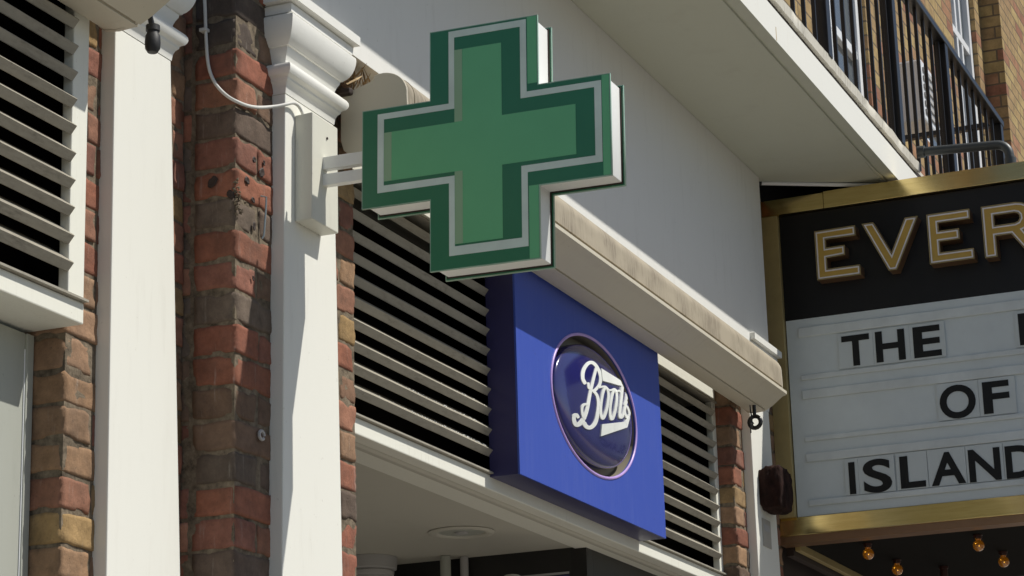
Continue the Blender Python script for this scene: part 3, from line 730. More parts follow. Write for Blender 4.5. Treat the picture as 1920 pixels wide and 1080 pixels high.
# white script: left and right edge of each pen stroke, lying on the domed badge
SCRIPT = [
 [[6.6919,-0.0606,3.318,6.6778,-0.0602,3.3121],[6.6935,-0.0606,3.3229,6.6686,-0.0596,3.3125],[6.6906,-0.0602,3.3252,6.6654,-0.0594,3.3147],[6.6862,-0.0598,3.3281,6.6607,-0.059,3.3179],[6.6826,-0.0594,3.3315,6.6564,-0.0584,3.3226],[6.6809,-0.0592,3.3352,6.6543,-0.058,3.3284],[6.6821,-0.0588,3.3406,6.6556,-0.0576,3.3354],[6.6851,-0.0584,3.3473,6.659,-0.0572,3.3432],[6.6896,-0.058,3.3545,6.6643,-0.0568,3.3516],[6.6955,-0.0576,3.3612,6.6715,-0.0564,3.36],[6.7034,-0.0572,3.368,6.6813,-0.056,3.3685],[6.7134,-0.0568,3.3753,6.6932,-0.0556,3.3772],[6.7242,-0.0564,3.3821,6.7067,-0.055,3.3855],[6.7332,-0.0562,3.3871,6.72,-0.0546,3.3927],[6.7406,-0.056,3.3904,6.734,-0.0542,3.3987],[6.7474,-0.0558,3.3926,6.7482,-0.054,3.4034],[6.7536,-0.0558,3.3941,6.7622,-0.0538,3.4067],[6.7595,-0.0558,3.395,6.7752,-0.0538,3.4086],[6.7651,-0.056,3.3951,6.7868,-0.054,3.4089],[6.7715,-0.0562,3.3944,6.7964,-0.0544,3.4077],[6.7777,-0.0566,3.3929,6.8043,-0.055,3.4056],[6.7832,-0.0572,3.3906,6.8112,-0.0556,3.4029],[6.789,-0.0576,3.3878,6.8175,-0.0562,3.3994],[6.7941,-0.0582,3.3842,6.8228,-0.057,3.395],[6.7984,-0.0588,3.38,6.8276,-0.0576,3.3904],[6.8015,-0.0594,3.3758,6.8306,-0.0584,3.3854],[6.8033,-0.06,3.3715,6.8327,-0.059,3.3804],[6.8045,-0.0604,3.3671,6.8336,-0.0596,3.3751],[6.8048,-0.0608,3.3626,6.8332,-0.0602,3.3696],[6.8039,-0.0612,3.3577,6.8315,-0.0608,3.3638],[6.802,-0.0616,3.3526,6.8288,-0.0614,3.3577],[6.7992,-0.062,3.3472,6.8253,-0.0618,3.3513],[6.7957,-0.0622,3.342,6.8203,-0.0622,3.3447],[6.791,-0.0624,3.337,6.8131,-0.0626,3.3377],[6.7839,-0.0626,3.3317,6.8036,-0.0628,3.3306],[6.7744,-0.0628,3.3257,6.7921,-0.063,3.3235],[6.7647,-0.0628,3.32,6.7806,-0.0632,3.3171],[6.7567,-0.0628,3.3156,6.7708,-0.0632,3.3118],[6.751,-0.0628,3.3128,6.7617,-0.0632,3.3076],[6.7461,-0.0628,3.311,6.7536,-0.063,3.3045],[6.7417,-0.0626,3.3095,6.7472,-0.063,3.3025],[6.7376,-0.0626,3.3081,6.7434,-0.063,3.3013],[6.7314,-0.0626,3.304,6.7346,-0.0628,3.3003]],
 [[6.7923,-0.0568,3.3944,6.8037,-0.0566,3.3958],[6.7848,-0.0572,3.3906,6.8044,-0.0572,3.393],[6.7746,-0.0584,3.3803,6.795,-0.0584,3.3828],[6.761,-0.0598,3.3659,6.7817,-0.06,3.3683],[6.7475,-0.0608,3.3502,6.7686,-0.0612,3.3526],[6.736,-0.0614,3.3359,6.7579,-0.0618,3.3384],[6.7262,-0.0618,3.3232,6.749,-0.0622,3.3258],[6.7173,-0.062,3.3109,6.7404,-0.0626,3.3135],[6.7091,-0.062,3.2987,6.7332,-0.0626,3.3016],[6.7017,-0.0618,3.2865,6.7262,-0.0626,3.2895],[6.6946,-0.0616,3.2736,6.7196,-0.0626,3.2768],[6.6884,-0.0612,3.2606,6.7143,-0.0622,3.2639],[6.6829,-0.0606,3.2483,6.7089,-0.0618,3.2514],[6.6773,-0.06,3.2375,6.7033,-0.0614,3.24],[6.6721,-0.0592,3.2285,6.6984,-0.0606,3.2303],[6.6668,-0.0584,3.2207,6.6928,-0.06,3.2217],[6.6614,-0.0576,3.2137,6.6876,-0.0592,3.214],[6.6564,-0.0566,3.2074,6.6821,-0.0584,3.2069],[6.6515,-0.0556,3.2018,6.6769,-0.0574,3.2004],[6.6467,-0.0546,3.197,6.6711,-0.0564,3.1943],[6.6415,-0.0538,3.193,6.6654,-0.0552,3.1889],[6.6374,-0.0528,3.1899,6.6589,-0.054,3.1839],[6.633,-0.052,3.1872,6.6514,-0.0526,3.1795],[6.6288,-0.0512,3.185,6.6429,-0.0512,3.1756],[6.6257,-0.0508,3.1837,6.6336,-0.0496,3.1725],[6.6263,-0.0508,3.1836,6.6228,-0.0478,3.171],[6.6272,-0.0508,3.1836,6.6126,-0.0468,3.1722],[6.6247,-0.0508,3.1844,6.6063,-0.0464,3.1751],[6.6215,-0.0508,3.1862,6.6017,-0.0464,3.1784],[6.6189,-0.0508,3.1885,6.5982,-0.0466,3.1819],[6.6166,-0.051,3.1914,6.5953,-0.047,3.186],[6.615,-0.0512,3.1952,6.5931,-0.0476,3.1907],[6.6139,-0.0516,3.1987,6.5922,-0.0482,3.1955],[6.6138,-0.0518,3.2005,6.5927,-0.0492,3.2004],[6.6133,-0.0518,3.2002,6.5975,-0.0506,3.2053],[6.6139,-0.0518,3.2005,6.6053,-0.0518,3.2089],[6.6153,-0.052,3.201,6.6127,-0.053,3.2108],[6.6145,-0.052,3.2011,6.6213,-0.054,3.2116],[6.6139,-0.052,3.2012,6.6286,-0.0546,3.2102],[6.6164,-0.052,3.2003,6.6328,-0.0548,3.208],[6.6189,-0.0522,3.1986,6.6357,-0.0548,3.206],[6.6213,-0.0522,3.1975,6.6375,-0.0548,3.2048],[6.6282,-0.053,3.1969,6.6372,-0.0544,3.2009]],
 [[6.7013,-0.0608,3.3239,6.712,-0.0612,3.3265],[6.6967,-0.0608,3.3201,6.7166,-0.0614,3.3248],[6.6968,-0.0608,3.3186,6.7168,-0.0614,3.3232],[6.6964,-0.061,3.3163,6.7163,-0.0616,3.3209],[6.6965,-0.061,3.3137,6.7165,-0.0616,3.3184],[6.6965,-0.0612,3.3108,6.7163,-0.0618,3.3159],[6.6975,-0.0612,3.3081,6.7171,-0.0618,3.314],[6.6992,-0.0614,3.3057,6.7174,-0.062,3.3129],[6.7032,-0.0616,3.3043,6.7182,-0.062,3.3124],[6.7079,-0.0618,3.3036,6.7201,-0.062,3.312],[6.7126,-0.062,3.3035,6.7225,-0.0622,3.3116],[6.7168,-0.0622,3.3036,6.7259,-0.0622,3.3115],[6.7203,-0.0622,3.3038,6.7288,-0.0624,3.3113],[6.7221,-0.0624,3.3038,6.7312,-0.0624,3.3111],[6.7292,-0.0624,3.3054,6.7337,-0.0626,3.3093]],
 [[6.7354,-0.0626,3.3041,6.7438,-0.0628,3.3088],[6.7363,-0.0628,3.3011,6.752,-0.063,3.3098],[6.7414,-0.063,3.2997,6.758,-0.063,3.3089],[6.7487,-0.0632,3.2981,6.7665,-0.0632,3.3074],[6.7562,-0.0632,3.296,6.7759,-0.0634,3.305],[6.761,-0.0634,3.293,6.7834,-0.0636,3.3012],[6.7643,-0.0634,3.289,6.7885,-0.0636,3.2962],[6.7662,-0.0636,3.2836,6.7914,-0.0638,3.2903],[6.7673,-0.0636,3.2775,6.7934,-0.0638,3.2837],[6.7673,-0.0636,3.2707,6.7941,-0.0638,3.2763],[6.7664,-0.0634,3.2628,6.7932,-0.0638,3.2678],[6.7636,-0.0634,3.2538,6.7914,-0.0636,3.2585],[6.7608,-0.063,3.2447,6.7881,-0.0636,3.2488],[6.757,-0.0628,3.2359,6.7853,-0.0632,3.2399],[6.7535,-0.0624,3.2277,6.7816,-0.063,3.2312],[6.75,-0.0618,3.2199,6.7778,-0.0626,3.2227],[6.7454,-0.0614,3.2127,6.7733,-0.062,3.2145],[6.7407,-0.0608,3.2067,6.7669,-0.0614,3.2067],[6.7349,-0.0602,3.2017,6.7583,-0.0608,3.1993],[6.728,-0.0596,3.1971,6.749,-0.0598,3.1928],[6.721,-0.059,3.1934,6.7383,-0.059,3.1871],[6.716,-0.0584,3.1913,6.727,-0.058,3.1823],[6.7116,-0.0582,3.1902,6.7143,-0.057,3.1789],[6.7067,-0.0578,3.1897,6.7024,-0.056,3.1773],[6.7006,-0.0576,3.1895,6.6915,-0.0554,3.1769],[6.6965,-0.0574,3.1897,6.6818,-0.0548,3.1774],[6.6939,-0.0572,3.1905,6.6734,-0.0544,3.1794],[6.6904,-0.0572,3.1923,6.6669,-0.0544,3.1822],[6.6864,-0.0574,3.1945,6.6627,-0.0544,3.1847],[6.6838,-0.0574,3.1963,6.6599,-0.0544,3.1863],[6.6732,-0.0568,3.197,6.6599,-0.0552,3.1915]],
 [[6.7007,-0.0616,3.2564,6.6994,-0.0616,3.2522],[6.6949,-0.0614,3.2571,6.693,-0.0612,3.2495],[6.6893,-0.0612,3.2562,6.6871,-0.061,3.2485],[6.6808,-0.0608,3.2549,6.6797,-0.0606,3.2474],[6.6706,-0.0602,3.2529,6.6733,-0.0602,3.2461],[6.6608,-0.0594,3.2494,6.6699,-0.06,3.2449],[6.6536,-0.0588,3.2449,6.6676,-0.0596,3.2431],[6.6481,-0.0584,3.2401,6.664,-0.0594,3.24],[6.6448,-0.0578,3.2352,6.6618,-0.059,3.2365],[6.6429,-0.0574,3.2299,6.6602,-0.0588,3.2326],[6.6434,-0.057,3.2243,6.6607,-0.0584,3.228],[6.645,-0.0568,3.2182,6.6621,-0.0582,3.2225],[6.6484,-0.0564,3.2127,6.6646,-0.058,3.2173],[6.6516,-0.0564,3.2081,6.6669,-0.058,3.2134],[6.6567,-0.0564,3.2051,6.6699,-0.058,3.2116],[6.6629,-0.0566,3.2034,6.6738,-0.058,3.2106],[6.6676,-0.057,3.2025,6.6779,-0.0582,3.21],[6.6706,-0.0572,3.202,6.681,-0.0584,3.2093],[6.6776,-0.0576,3.2029,6.683,-0.0584,3.2069]],
 [[6.787,-0.063,3.3234,6.7855,-0.0628,3.3265],[6.7938,-0.063,3.3241,6.7906,-0.0628,3.3294],[6.7974,-0.063,3.3251,6.7941,-0.0628,3.3305],[6.8024,-0.063,3.3267,6.7991,-0.0628,3.332],[6.8082,-0.063,3.3285,6.805,-0.0628,3.3338],[6.8143,-0.063,3.3303,6.8113,-0.0628,3.3358],[6.8201,-0.063,3.332,6.8181,-0.0626,3.3377],[6.8255,-0.0628,3.3335,6.8237,-0.0626,3.3393],[6.8297,-0.0628,3.3347,6.829,-0.0626,3.3406],[6.834,-0.0628,3.3358,6.8346,-0.0624,3.3419],[6.8388,-0.0626,3.337,6.8393,-0.0624,3.3428],[6.8428,-0.0626,3.338,6.8435,-0.0624,3.3437],[6.8462,-0.0626,3.3388,6.8474,-0.0622,3.3445],[6.8488,-0.0626,3.3395,6.8498,-0.0622,3.3449],[6.8543,-0.0624,3.3419,6.8549,-0.0622,3.3449]],
 [[6.8395,-0.0626,3.3393,6.8487,-0.0622,3.3442],[6.8407,-0.0628,3.3365,6.8571,-0.0622,3.3454],[6.8453,-0.0628,3.3358,6.8617,-0.0622,3.3449],[6.8515,-0.0628,3.335,6.869,-0.0622,3.344],[6.8569,-0.0628,3.3338,6.8771,-0.0622,3.3421],[6.8604,-0.0628,3.3314,6.883,-0.0622,3.3384],[6.8618,-0.063,3.3271,6.8846,-0.0626,3.333],[6.862,-0.0632,3.3214,6.8852,-0.0628,3.3267],[6.861,-0.0634,3.3145,6.8843,-0.063,3.3193],[6.8587,-0.0636,3.3067,6.8816,-0.0634,3.3108],[6.8549,-0.0638,3.2974,6.8778,-0.0636,3.3012],[6.8501,-0.0638,3.2868,6.8725,-0.0638,3.2902],[6.8444,-0.0638,3.2761,6.8667,-0.0638,3.2791],[6.8382,-0.0638,3.2663,6.8604,-0.0638,3.2688],[6.8311,-0.0638,3.2569,6.853,-0.0638,3.2589],[6.8236,-0.0636,3.2476,6.8447,-0.0638,3.249],[6.8158,-0.0636,3.2399,6.8366,-0.0636,3.2404],[6.811,-0.0634,3.2359,6.8283,-0.0634,3.2338],[6.8144,-0.0634,3.2369,6.8135,-0.0632,3.2283],[6.8173,-0.0634,3.2372,6.8005,-0.063,3.2284],[6.8147,-0.0634,3.2385,6.7938,-0.0632,3.2311],[6.8114,-0.0636,3.2411,6.7901,-0.0632,3.2351],[6.8095,-0.0636,3.2456,6.7875,-0.0634,3.2403],[6.808,-0.0638,3.2518,6.7867,-0.0634,3.2472],[6.8082,-0.0638,3.2594,6.7866,-0.0636,3.2551],[6.8098,-0.0638,3.2678,6.7879,-0.0638,3.2639],[6.813,-0.0638,3.2777,6.7914,-0.0638,3.2742],[6.8178,-0.0638,3.2891,6.7965,-0.0638,3.2859],[6.8234,-0.0638,3.3007,6.8024,-0.0638,3.2977],[6.8297,-0.0636,3.3109,6.8091,-0.0636,3.3084],[6.8367,-0.0634,3.32,6.8167,-0.0634,3.3181],[6.8453,-0.063,3.3288,6.8253,-0.0632,3.3272],[6.8533,-0.0626,3.3364,6.8336,-0.0628,3.3349],[6.8587,-0.0624,3.3417,6.8391,-0.0626,3.3402],[6.8579,-0.0622,3.3446,6.8474,-0.0622,3.3438]],
 [[6.9244,-0.0606,3.3497,6.9344,-0.0598,3.355],[6.9262,-0.0608,3.347,6.9447,-0.0592,3.3569],[6.9308,-0.0606,3.3467,6.9485,-0.0592,3.3565],[6.9362,-0.0604,3.3465,6.9563,-0.0588,3.3564],[6.9401,-0.0604,3.3456,6.9645,-0.0586,3.3548],[6.9429,-0.0604,3.3433,6.9695,-0.0586,3.3509],[6.9431,-0.0608,3.3382,6.9697,-0.0592,3.3446],[6.9422,-0.0612,3.3311,6.9685,-0.0598,3.3369],[6.9396,-0.0618,3.3227,6.9661,-0.0604,3.3282],[6.9365,-0.0622,3.3142,6.9625,-0.061,3.3191],[6.9322,-0.0626,3.305,6.9577,-0.0616,3.3094],[6.9266,-0.063,3.2949,6.9516,-0.0622,3.2989],[6.9208,-0.0632,3.285,6.9458,-0.0624,3.2886],[6.9152,-0.0632,3.2761,6.939,-0.0628,3.279],[6.9084,-0.0634,3.2673,6.9325,-0.0628,3.2699],[6.9013,-0.0634,3.2589,6.9246,-0.063,3.2608],[6.8946,-0.0634,3.252,6.9171,-0.063,3.253],[6.8907,-0.0634,3.249,6.9084,-0.063,3.2465],[6.8972,-0.0634,3.2507,6.8904,-0.0632,3.2413],[6.8985,-0.0634,3.251,6.8785,-0.0634,3.2422],[6.8955,-0.0634,3.2527,6.8732,-0.0634,3.2454],[6.893,-0.0634,3.2558,6.8695,-0.0636,3.2495],[6.8911,-0.0636,3.2602,6.8681,-0.0636,3.2549],[6.8908,-0.0636,3.2663,6.8674,-0.0638,3.2615],[6.8916,-0.0636,3.2737,6.8684,-0.0638,3.2693],[6.8936,-0.0636,3.2818,6.8707,-0.0638,3.2778],[6.8976,-0.0634,3.2914,6.8745,-0.0638,3.2877],[6.9031,-0.0632,3.3023,6.8803,-0.0636,3.2988],[6.9099,-0.0628,3.3135,6.8868,-0.0634,3.3101],[6.9165,-0.0624,3.3233,6.8938,-0.063,3.3202],[6.924,-0.0618,3.3321,6.9017,-0.0624,3.3295],[6.9326,-0.061,3.3406,6.9102,-0.0618,3.3382],[6.9407,-0.0602,3.3479,6.918,-0.0612,3.3455],[6.9464,-0.0596,3.3531,6.9239,-0.0606,3.3507],[6.9452,-0.0594,3.3559,6.9326,-0.06,3.3545]],
 [[6.8664,-0.0626,3.3343,6.868,-0.0626,3.3371],[6.8701,-0.0626,3.3337,6.8736,-0.0624,3.339],[6.873,-0.0626,3.334,6.8773,-0.0622,3.3397],[6.8771,-0.0626,3.3345,6.8816,-0.0622,3.3403],[6.8827,-0.0624,3.3352,6.887,-0.062,3.3412],[6.8884,-0.0624,3.3359,6.8921,-0.062,3.342],[6.895,-0.0622,3.337,6.8974,-0.0618,3.3431],[6.9017,-0.062,3.3384,6.9018,-0.0616,3.3441],[6.9089,-0.0616,3.3404,6.9064,-0.0614,3.3453],[6.9156,-0.0614,3.3425,6.9118,-0.0612,3.3469],[6.9224,-0.061,3.3449,6.9182,-0.0608,3.3488],[6.9287,-0.0606,3.3471,6.9238,-0.0606,3.3507],[6.9335,-0.0604,3.3488,6.9294,-0.0602,3.3524],[6.937,-0.0602,3.3501,6.9333,-0.06,3.3536],[6.9415,-0.0598,3.3526,6.9396,-0.0596,3.3546]],
 [[6.9523,-0.06,3.3443,6.949,-0.06,3.3459],[6.9589,-0.0596,3.3456,6.9529,-0.0596,3.3484],[6.9625,-0.0594,3.3469,6.9561,-0.0594,3.3497],[6.9686,-0.0588,3.349,6.9613,-0.059,3.3518],[6.9746,-0.0584,3.3512,6.9678,-0.0584,3.3544],[6.981,-0.0578,3.3534,6.9748,-0.0578,3.357],[6.9858,-0.0574,3.3549,6.9823,-0.057,3.3596],[6.9872,-0.0572,3.3553,6.9907,-0.0562,3.3619],[6.9848,-0.0574,3.355,6.9989,-0.0556,3.3629],[6.9847,-0.0574,3.3551,7.0037,-0.0552,3.3624],[6.9856,-0.0574,3.3548,7.0054,-0.0552,3.3614],[6.9866,-0.0574,3.3543,7.0058,-0.0554,3.3602],[6.9876,-0.0574,3.3536,7.0062,-0.0554,3.3594],[6.9886,-0.0574,3.3532,7.0064,-0.0554,3.359],[6.9941,-0.057,3.3533,7.0037,-0.056,3.3564]],
 [[7.0543,-0.0324,3.416,7.0579,-0.0324,3.4142],[7.0538,-0.0338,3.4148,7.0614,-0.0324,3.4123],[7.0541,-0.0372,3.4095,7.0663,-0.0324,3.4097],[7.0482,-0.0424,3.4002,7.0735,-0.0324,3.4057],[7.0325,-0.0482,3.3874,7.0765,-0.0366,3.398],[7.0229,-0.0514,3.3766,7.0689,-0.0426,3.3871],[7.0136,-0.054,3.366,7.0498,-0.0488,3.3738],[7.0048,-0.056,3.3554,7.0375,-0.0522,3.3619],[6.9967,-0.0576,3.3447,7.0275,-0.0546,3.3505],[6.9889,-0.059,3.3341,7.019,-0.0564,3.3397],[6.982,-0.06,3.3237,7.0112,-0.0578,3.3289],[6.9751,-0.0608,3.313,7.0036,-0.059,3.3179],[6.9689,-0.0614,3.303,6.9972,-0.0598,3.3078],[6.9641,-0.0618,3.2942,6.9923,-0.0604,3.299],[6.9605,-0.062,3.2867,6.9891,-0.0606,3.2917],[6.9572,-0.0622,3.2801,6.9863,-0.0608,3.2853],[6.9555,-0.0622,3.2744,6.9846,-0.061,3.2803],[6.9555,-0.0622,3.2697,6.9849,-0.061,3.2771],[6.9595,-0.062,3.2663,6.9859,-0.061,3.2752],[6.9665,-0.0618,3.2643,6.9879,-0.0608,3.2746],[6.9775,-0.0612,3.2644,6.988,-0.0608,3.2743],[6.9916,-0.0606,3.2672,6.9844,-0.061,3.2735],[7.0024,-0.06,3.2717,6.9844,-0.061,3.2734],[7.0098,-0.0596,3.2761,6.9885,-0.0608,3.2756],[7.0163,-0.0592,3.2813,6.9936,-0.0606,3.2794],[7.023,-0.0586,3.2876,6.9997,-0.0602,3.2846],[7.0295,-0.058,3.2956,7.0066,-0.0596,3.2922],[7.0372,-0.057,3.3054,7.0138,-0.059,3.3016],[7.0446,-0.056,3.3151,7.0221,-0.058,3.3115],[7.0526,-0.0546,3.3233,7.03,-0.057,3.3198],[7.0597,-0.0534,3.329,7.0383,-0.0558,3.3263],[7.0666,-0.0522,3.3337,7.0465,-0.0546,3.3314],[7.0731,-0.051,3.3374,7.0534,-0.0536,3.3353],[7.078,-0.05,3.3403,7.0584,-0.0528,3.338],[7.0782,-0.0498,3.3423,7.0672,-0.0514,3.341]],
 [[7.1092,-0.0324,3.381,7.1104,-0.0324,3.38],[7.1079,-0.0341,3.3798,7.1119,-0.0324,3.3788],[7.1048,-0.0377,3.3745,7.1153,-0.0324,3.3758],[7.0867,-0.045,3.3635,7.1132,-0.0371,3.3688],[7.0687,-0.0498,3.352,7.0978,-0.044,3.3578],[7.057,-0.0524,3.3432,7.0803,-0.0488,3.3472],[7.047,-0.0542,3.336,7.0677,-0.0516,3.3389],[7.0369,-0.0558,3.329,7.0567,-0.0536,3.3316],[7.0292,-0.0568,3.3229,7.0495,-0.0548,3.3261],[7.0257,-0.0574,3.3178,7.0475,-0.0552,3.3232],[7.032,-0.057,3.3154,7.0486,-0.055,3.3234],[7.043,-0.056,3.3164,7.0539,-0.0544,3.3243],[7.0503,-0.0552,3.3173,7.0672,-0.0528,3.3261],[7.0549,-0.0548,3.3168,7.0803,-0.0512,3.3258],[7.0604,-0.0544,3.3142,7.0899,-0.05,3.3233],[7.0665,-0.054,3.3103,7.0987,-0.049,3.3195],[7.0714,-0.0536,3.3059,7.1057,-0.0482,3.3149],[7.0727,-0.0536,3.3017,7.1079,-0.0482,3.3097],[7.0702,-0.054,3.2974,7.1017,-0.0496,3.3029],[7.0642,-0.0548,3.2923,7.0915,-0.0514,3.2956],[7.0575,-0.0556,3.2878,7.0805,-0.053,3.2892],[7.0547,-0.056,3.2863,7.0676,-0.0546,3.2834],[7.0605,-0.0554,3.2876,7.0488,-0.0566,3.2793],[7.0581,-0.0556,3.2878,7.0387,-0.0574,3.2797],[7.0534,-0.056,3.2888,7.0318,-0.058,3.2814],[7.049,-0.0564,3.2906,7.0268,-0.0584,3.2839],[7.0456,-0.0566,3.2934,7.0233,-0.0586,3.2872],[7.0425,-0.0568,3.297,7.0203,-0.0588,3.2913],[7.0412,-0.0568,3.3015,7.0197,-0.0586,3.2967],[7.0421,-0.0566,3.3068,7.021,-0.0584,3.3028],[7.0481,-0.0556,3.3145,7.0271,-0.0576,3.3111],[7.0583,-0.054,3.3243,7.0366,-0.0564,3.3209],[7.0709,-0.0516,3.3341,7.0478,-0.0546,3.3304],[7.0805,-0.0496,3.3412,7.0566,-0.053,3.3373],[7.0787,-0.0496,3.343,7.0647,-0.0518,3.3406]],
 [[6.8315,-0.0566,3.397,6.8285,-0.0614,3.3559],[6.8759,-0.0562,3.3968,6.8734,-0.0608,3.3611],[6.9234,-0.0548,3.3973,6.922,-0.059,3.3672],[6.9775,-0.0512,3.3993,6.9755,-0.0556,3.3744],[7.0531,-0.0389,3.4066,7.0429,-0.0474,3.3851],[7.0842,-0.0324,3.3991,7.0972,-0.0324,3.3903]],
 [[6.8026,-0.0622,3.2119,6.7983,-0.0588,3.1736],[6.843,-0.0628,3.2214,6.8408,-0.0606,3.1871],[6.8849,-0.063,3.2313,6.887,-0.0612,3.2015],[6.9294,-0.0624,3.2417,6.9355,-0.0612,3.2165],[6.9766,-0.061,3.2528,6.989,-0.0596,3.2327],[7.0283,-0.0582,3.265,7.0487,-0.056,3.2504]],
 [[7.0283,-0.0582,3.265,7.0487,-0.056,3.2504],[7.0344,-0.0578,3.2694,7.0556,-0.0556,3.2585],[7.0411,-0.0572,3.274,7.0631,-0.055,3.2667],[7.0478,-0.0566,3.2786,7.0712,-0.0542,3.275],[7.0545,-0.056,3.2832,7.0798,-0.0532,3.2835],[7.0618,-0.0552,3.2879,7.0895,-0.0518,3.2923]],
]
mb = MB()
for li, st_ in enumerate(SCRIPT):
    lift = .0018+.00025*li
    mb.loft([[(a, b-lift, c), (d, e-lift, f_), (d, e+.004, f_), (a, b+.004, c)] for a, b, c, d, e, f_ in st_])
mb.build('lettering', 'logo_white', sg)

# ------------------------------------------------------------------ cinema sign
XM = 8.931
mq = thing('cinema_sign', 'gold framed cinema sign with a black header and white letter board', 'sign', (XM, 0, 3.15))
YE, XBK = -2.05, 10.3        # outer end, back
MB().box(XM+.002, XBK, YE, -.004, 3.20, 4.55).build('casing', 'dark_brown', mq)
def slabx(name, o0, o1, z0, z1, x0, x1, mat, bevel=.0015): return MB().box(x0, x1, -o1, -o0, z0, z1).build(name, mat, mq, bevel)
slabx('header_panel', .0675, 2.0, 4.0445, 4.4775, XM-.004, XM+.0015, 'black_board')
slabx('letter_board', .0700, 2.0, 3.2560, 4.0435, XM-.006, XM+.0012, 'letterboard')
slabx('top_frame', .0, .26, 4.479, 4.545, XM-.030, XM+.0016, 'gold')
slabx('top_frame', .2612, 2.05, 4.479, 4.5495, XM-.030, XM+.0016, 'gold')
slabx('side_frame', .0, .0665, 3.2555, 4.4775, XM-.028, XM+.0016, 'gold_satin')
# lower frame leans inwards to a bright lip
MB().loft([[(XM-.012, .0, 3.2550), (XM-.034, .0, 3.184), (XM-.034, .0, 3.180), (XM+.0016, .0, 3.180), (XM+.0016, .0, 3.2550)], [(XM-.012, YE, 3.2550), (XM-.034, YE, 3.184), (XM-.034, YE, 3.180), (XM+.0016, YE, 3.180), (XM+.0016, YE, 3.2550)]]).build('bottom_frame', 'gold', mq, bevel=.002)
MB().box(XM-.030, XM+.05, YE, 0, 3.150, 3.1795).build('under_frame', 'letter_side', mq)
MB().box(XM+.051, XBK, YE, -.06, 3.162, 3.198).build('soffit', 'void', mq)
MB().box(XM+.051, XBK, -.058, -.036, 3.135, 3.198).build('soffit_trim', 'gold_satin', mq, bevel=.002)
MB().box(XM+.051, XBK, -.030, .0, 3.118, 3.198).build('soffit_trim', 'dark_brown', mq, bevel=.002)
for z0, z1 in ((3.968, 4.007), (3.794, 3.815), (3.717, 3.754), (3.548, 3.567), (3.466, 3.501), (3.293, 3.317)):
    slabx('letter_rail', .119, 1.98, z0, z1, XM-.014, XM-.0065, 'rail_white', .003)
LET = {
 'E1': [[(-.233, 4.369), (-.384, 4.371), (-.384, 4.345), (-.262, 4.345), (-.262, 4.296), (-.337, 4.297), (-.337, 4.272), (-.262, 4.268), (-.262, 4.209), (-.394, 4.209), (-.394, 4.183), (-.233, 4.183)]],
 'V': [[(-.430, 4.372), (-.461, 4.372), (-.529, 4.230), (-.596, 4.372), (-.631, 4.372), (-.541, 4.183), (-.518, 4.183)]],
 'E2': [[(-.684, 4.371), (-.838, 4.371), (-.838, 4.346), (-.713, 4.346), (-.713, 4.299), (-.792, 4.299), (-.792, 4.271), (-.713, 4.271), (-.713, 4.212), (-.843, 4.212), (-.843, 4.185), (-.684, 4.185)]],
 'R': [[(-.898, 4.371), (-1.023, 4.371), (-1.045, 4.367), (-1.063, 4.357), (-1.075, 4.341), (-1.078, 4.316), (-1.068, 4.289), (-1.050, 4.273), (-1.036, 4.268), (-1.092, 4.180), (-1.058, 4.180), (-1.002, 4.262), (-.931, 4.262), (-.931, 4.180), (-.898, 4.180)],
       [(-.930, 4.345), (-1.017, 4.345), (-1.033, 4.340), (-1.042, 4.328), (-1.043, 4.311), (-1.033, 4.295), (-1.016, 4.289), (-.930, 4.289)]]}
for nm, loops in LET.items():
    L = [[(-a, b) for a, b in lp] for lp in loops]
    outer = [offset(lp, .0072 if i == 0 else -.0072) for i, lp in enumerate(L)]
    mid0 = [offset(lp, .0026 if i == 0 else -.0026) for i, lp in enumerate(L)]
    mid1 = [offset(lp, -.0030 if i == 0 else .0030) for i, lp in enumerate(L)]
    r = link('raised_letter', face_negx(curve_mesh('raised_letter', outer, .060), XM-.0335), 'letter_side', mq, .001)
    link('letter_face', face_negx(curve_mesh('letter_face', mid0, .002), XM-.0642), 'letter_gold', r)
    link('letter_outline', face_negx(curve_mesh('letter_outline', [lp for pr in zip(mid0, mid1) for lp in pr], .003), XM-.0655), 'letter_silver', r)
    lip = [offset(lp, .0072 if i == 0 else -.0072) for i, lp in enumerate(L)]
    lip2 = [offset(lp, .0052 if i == 0 else -.0052) for i, lp in enumerate(L)]
    link('letter_rim', face_negx(curve_mesh('letter_rim', [lp for pr in zip(lip, lip2) for lp in pr], .006), XM-.0655), 'gold_satin', r)

MB().box(8.95, 15, .06, .12, .01, 4.56).build('entrance_wall', 'dark_brown', mq)
# loose black letters slotted into the rails
def letter(ch, o0, o1, z0, z1, t0, t1, row_z0, row_z1, label, grp='black changeable letters on the cinema sign'):
    root = thing('sign_letter', label, 'letter', (XM-.012, -(o0+o1)/2, z0), grp)
    MB().box(XM-.0125, XM-.0105, -t1, -t0, row_z0, row_z1).build('tile', 'tile_acrylic', root)
    cu = bpy.data.curves.new('t', 'FONT'); cu.body = ch; cu.extrude = .0008; cu.offset = .026; cu.resolution_u = 6; cu.size = 1
    me = curve_to_mesh('letter', cu)
    xs = [v.co.x for v in me.vertices]; ys = [v.co.y for v in me.vertices]
    ax, bx_, ay, by = min(xs), max(xs), min(ys), max(ys)
    for v in me.vertices:
        v.co.x = o0+(v.co.x-ax)/(bx_-ax)*(o1-o0); v.co.y = z0+(v.co.y-ay)/(by-ay)*(z1-z0)
    link('letter', face_negx(me, XM-.0138), 'black_letter', root)
r1, r2, r3 = (3.8205, 3.9615), (3.5705, 3.7145), (3.3195, 3.4625)
letter('T', .292, .403, 3.827, 3.950, .278, .4165, *r1, 'black letter T starting the word THE on the top row')
letter('H', .427, .543, 3.828, 3.951, .4175, .5615, *r1, 'black letter H between T and E on the top row')
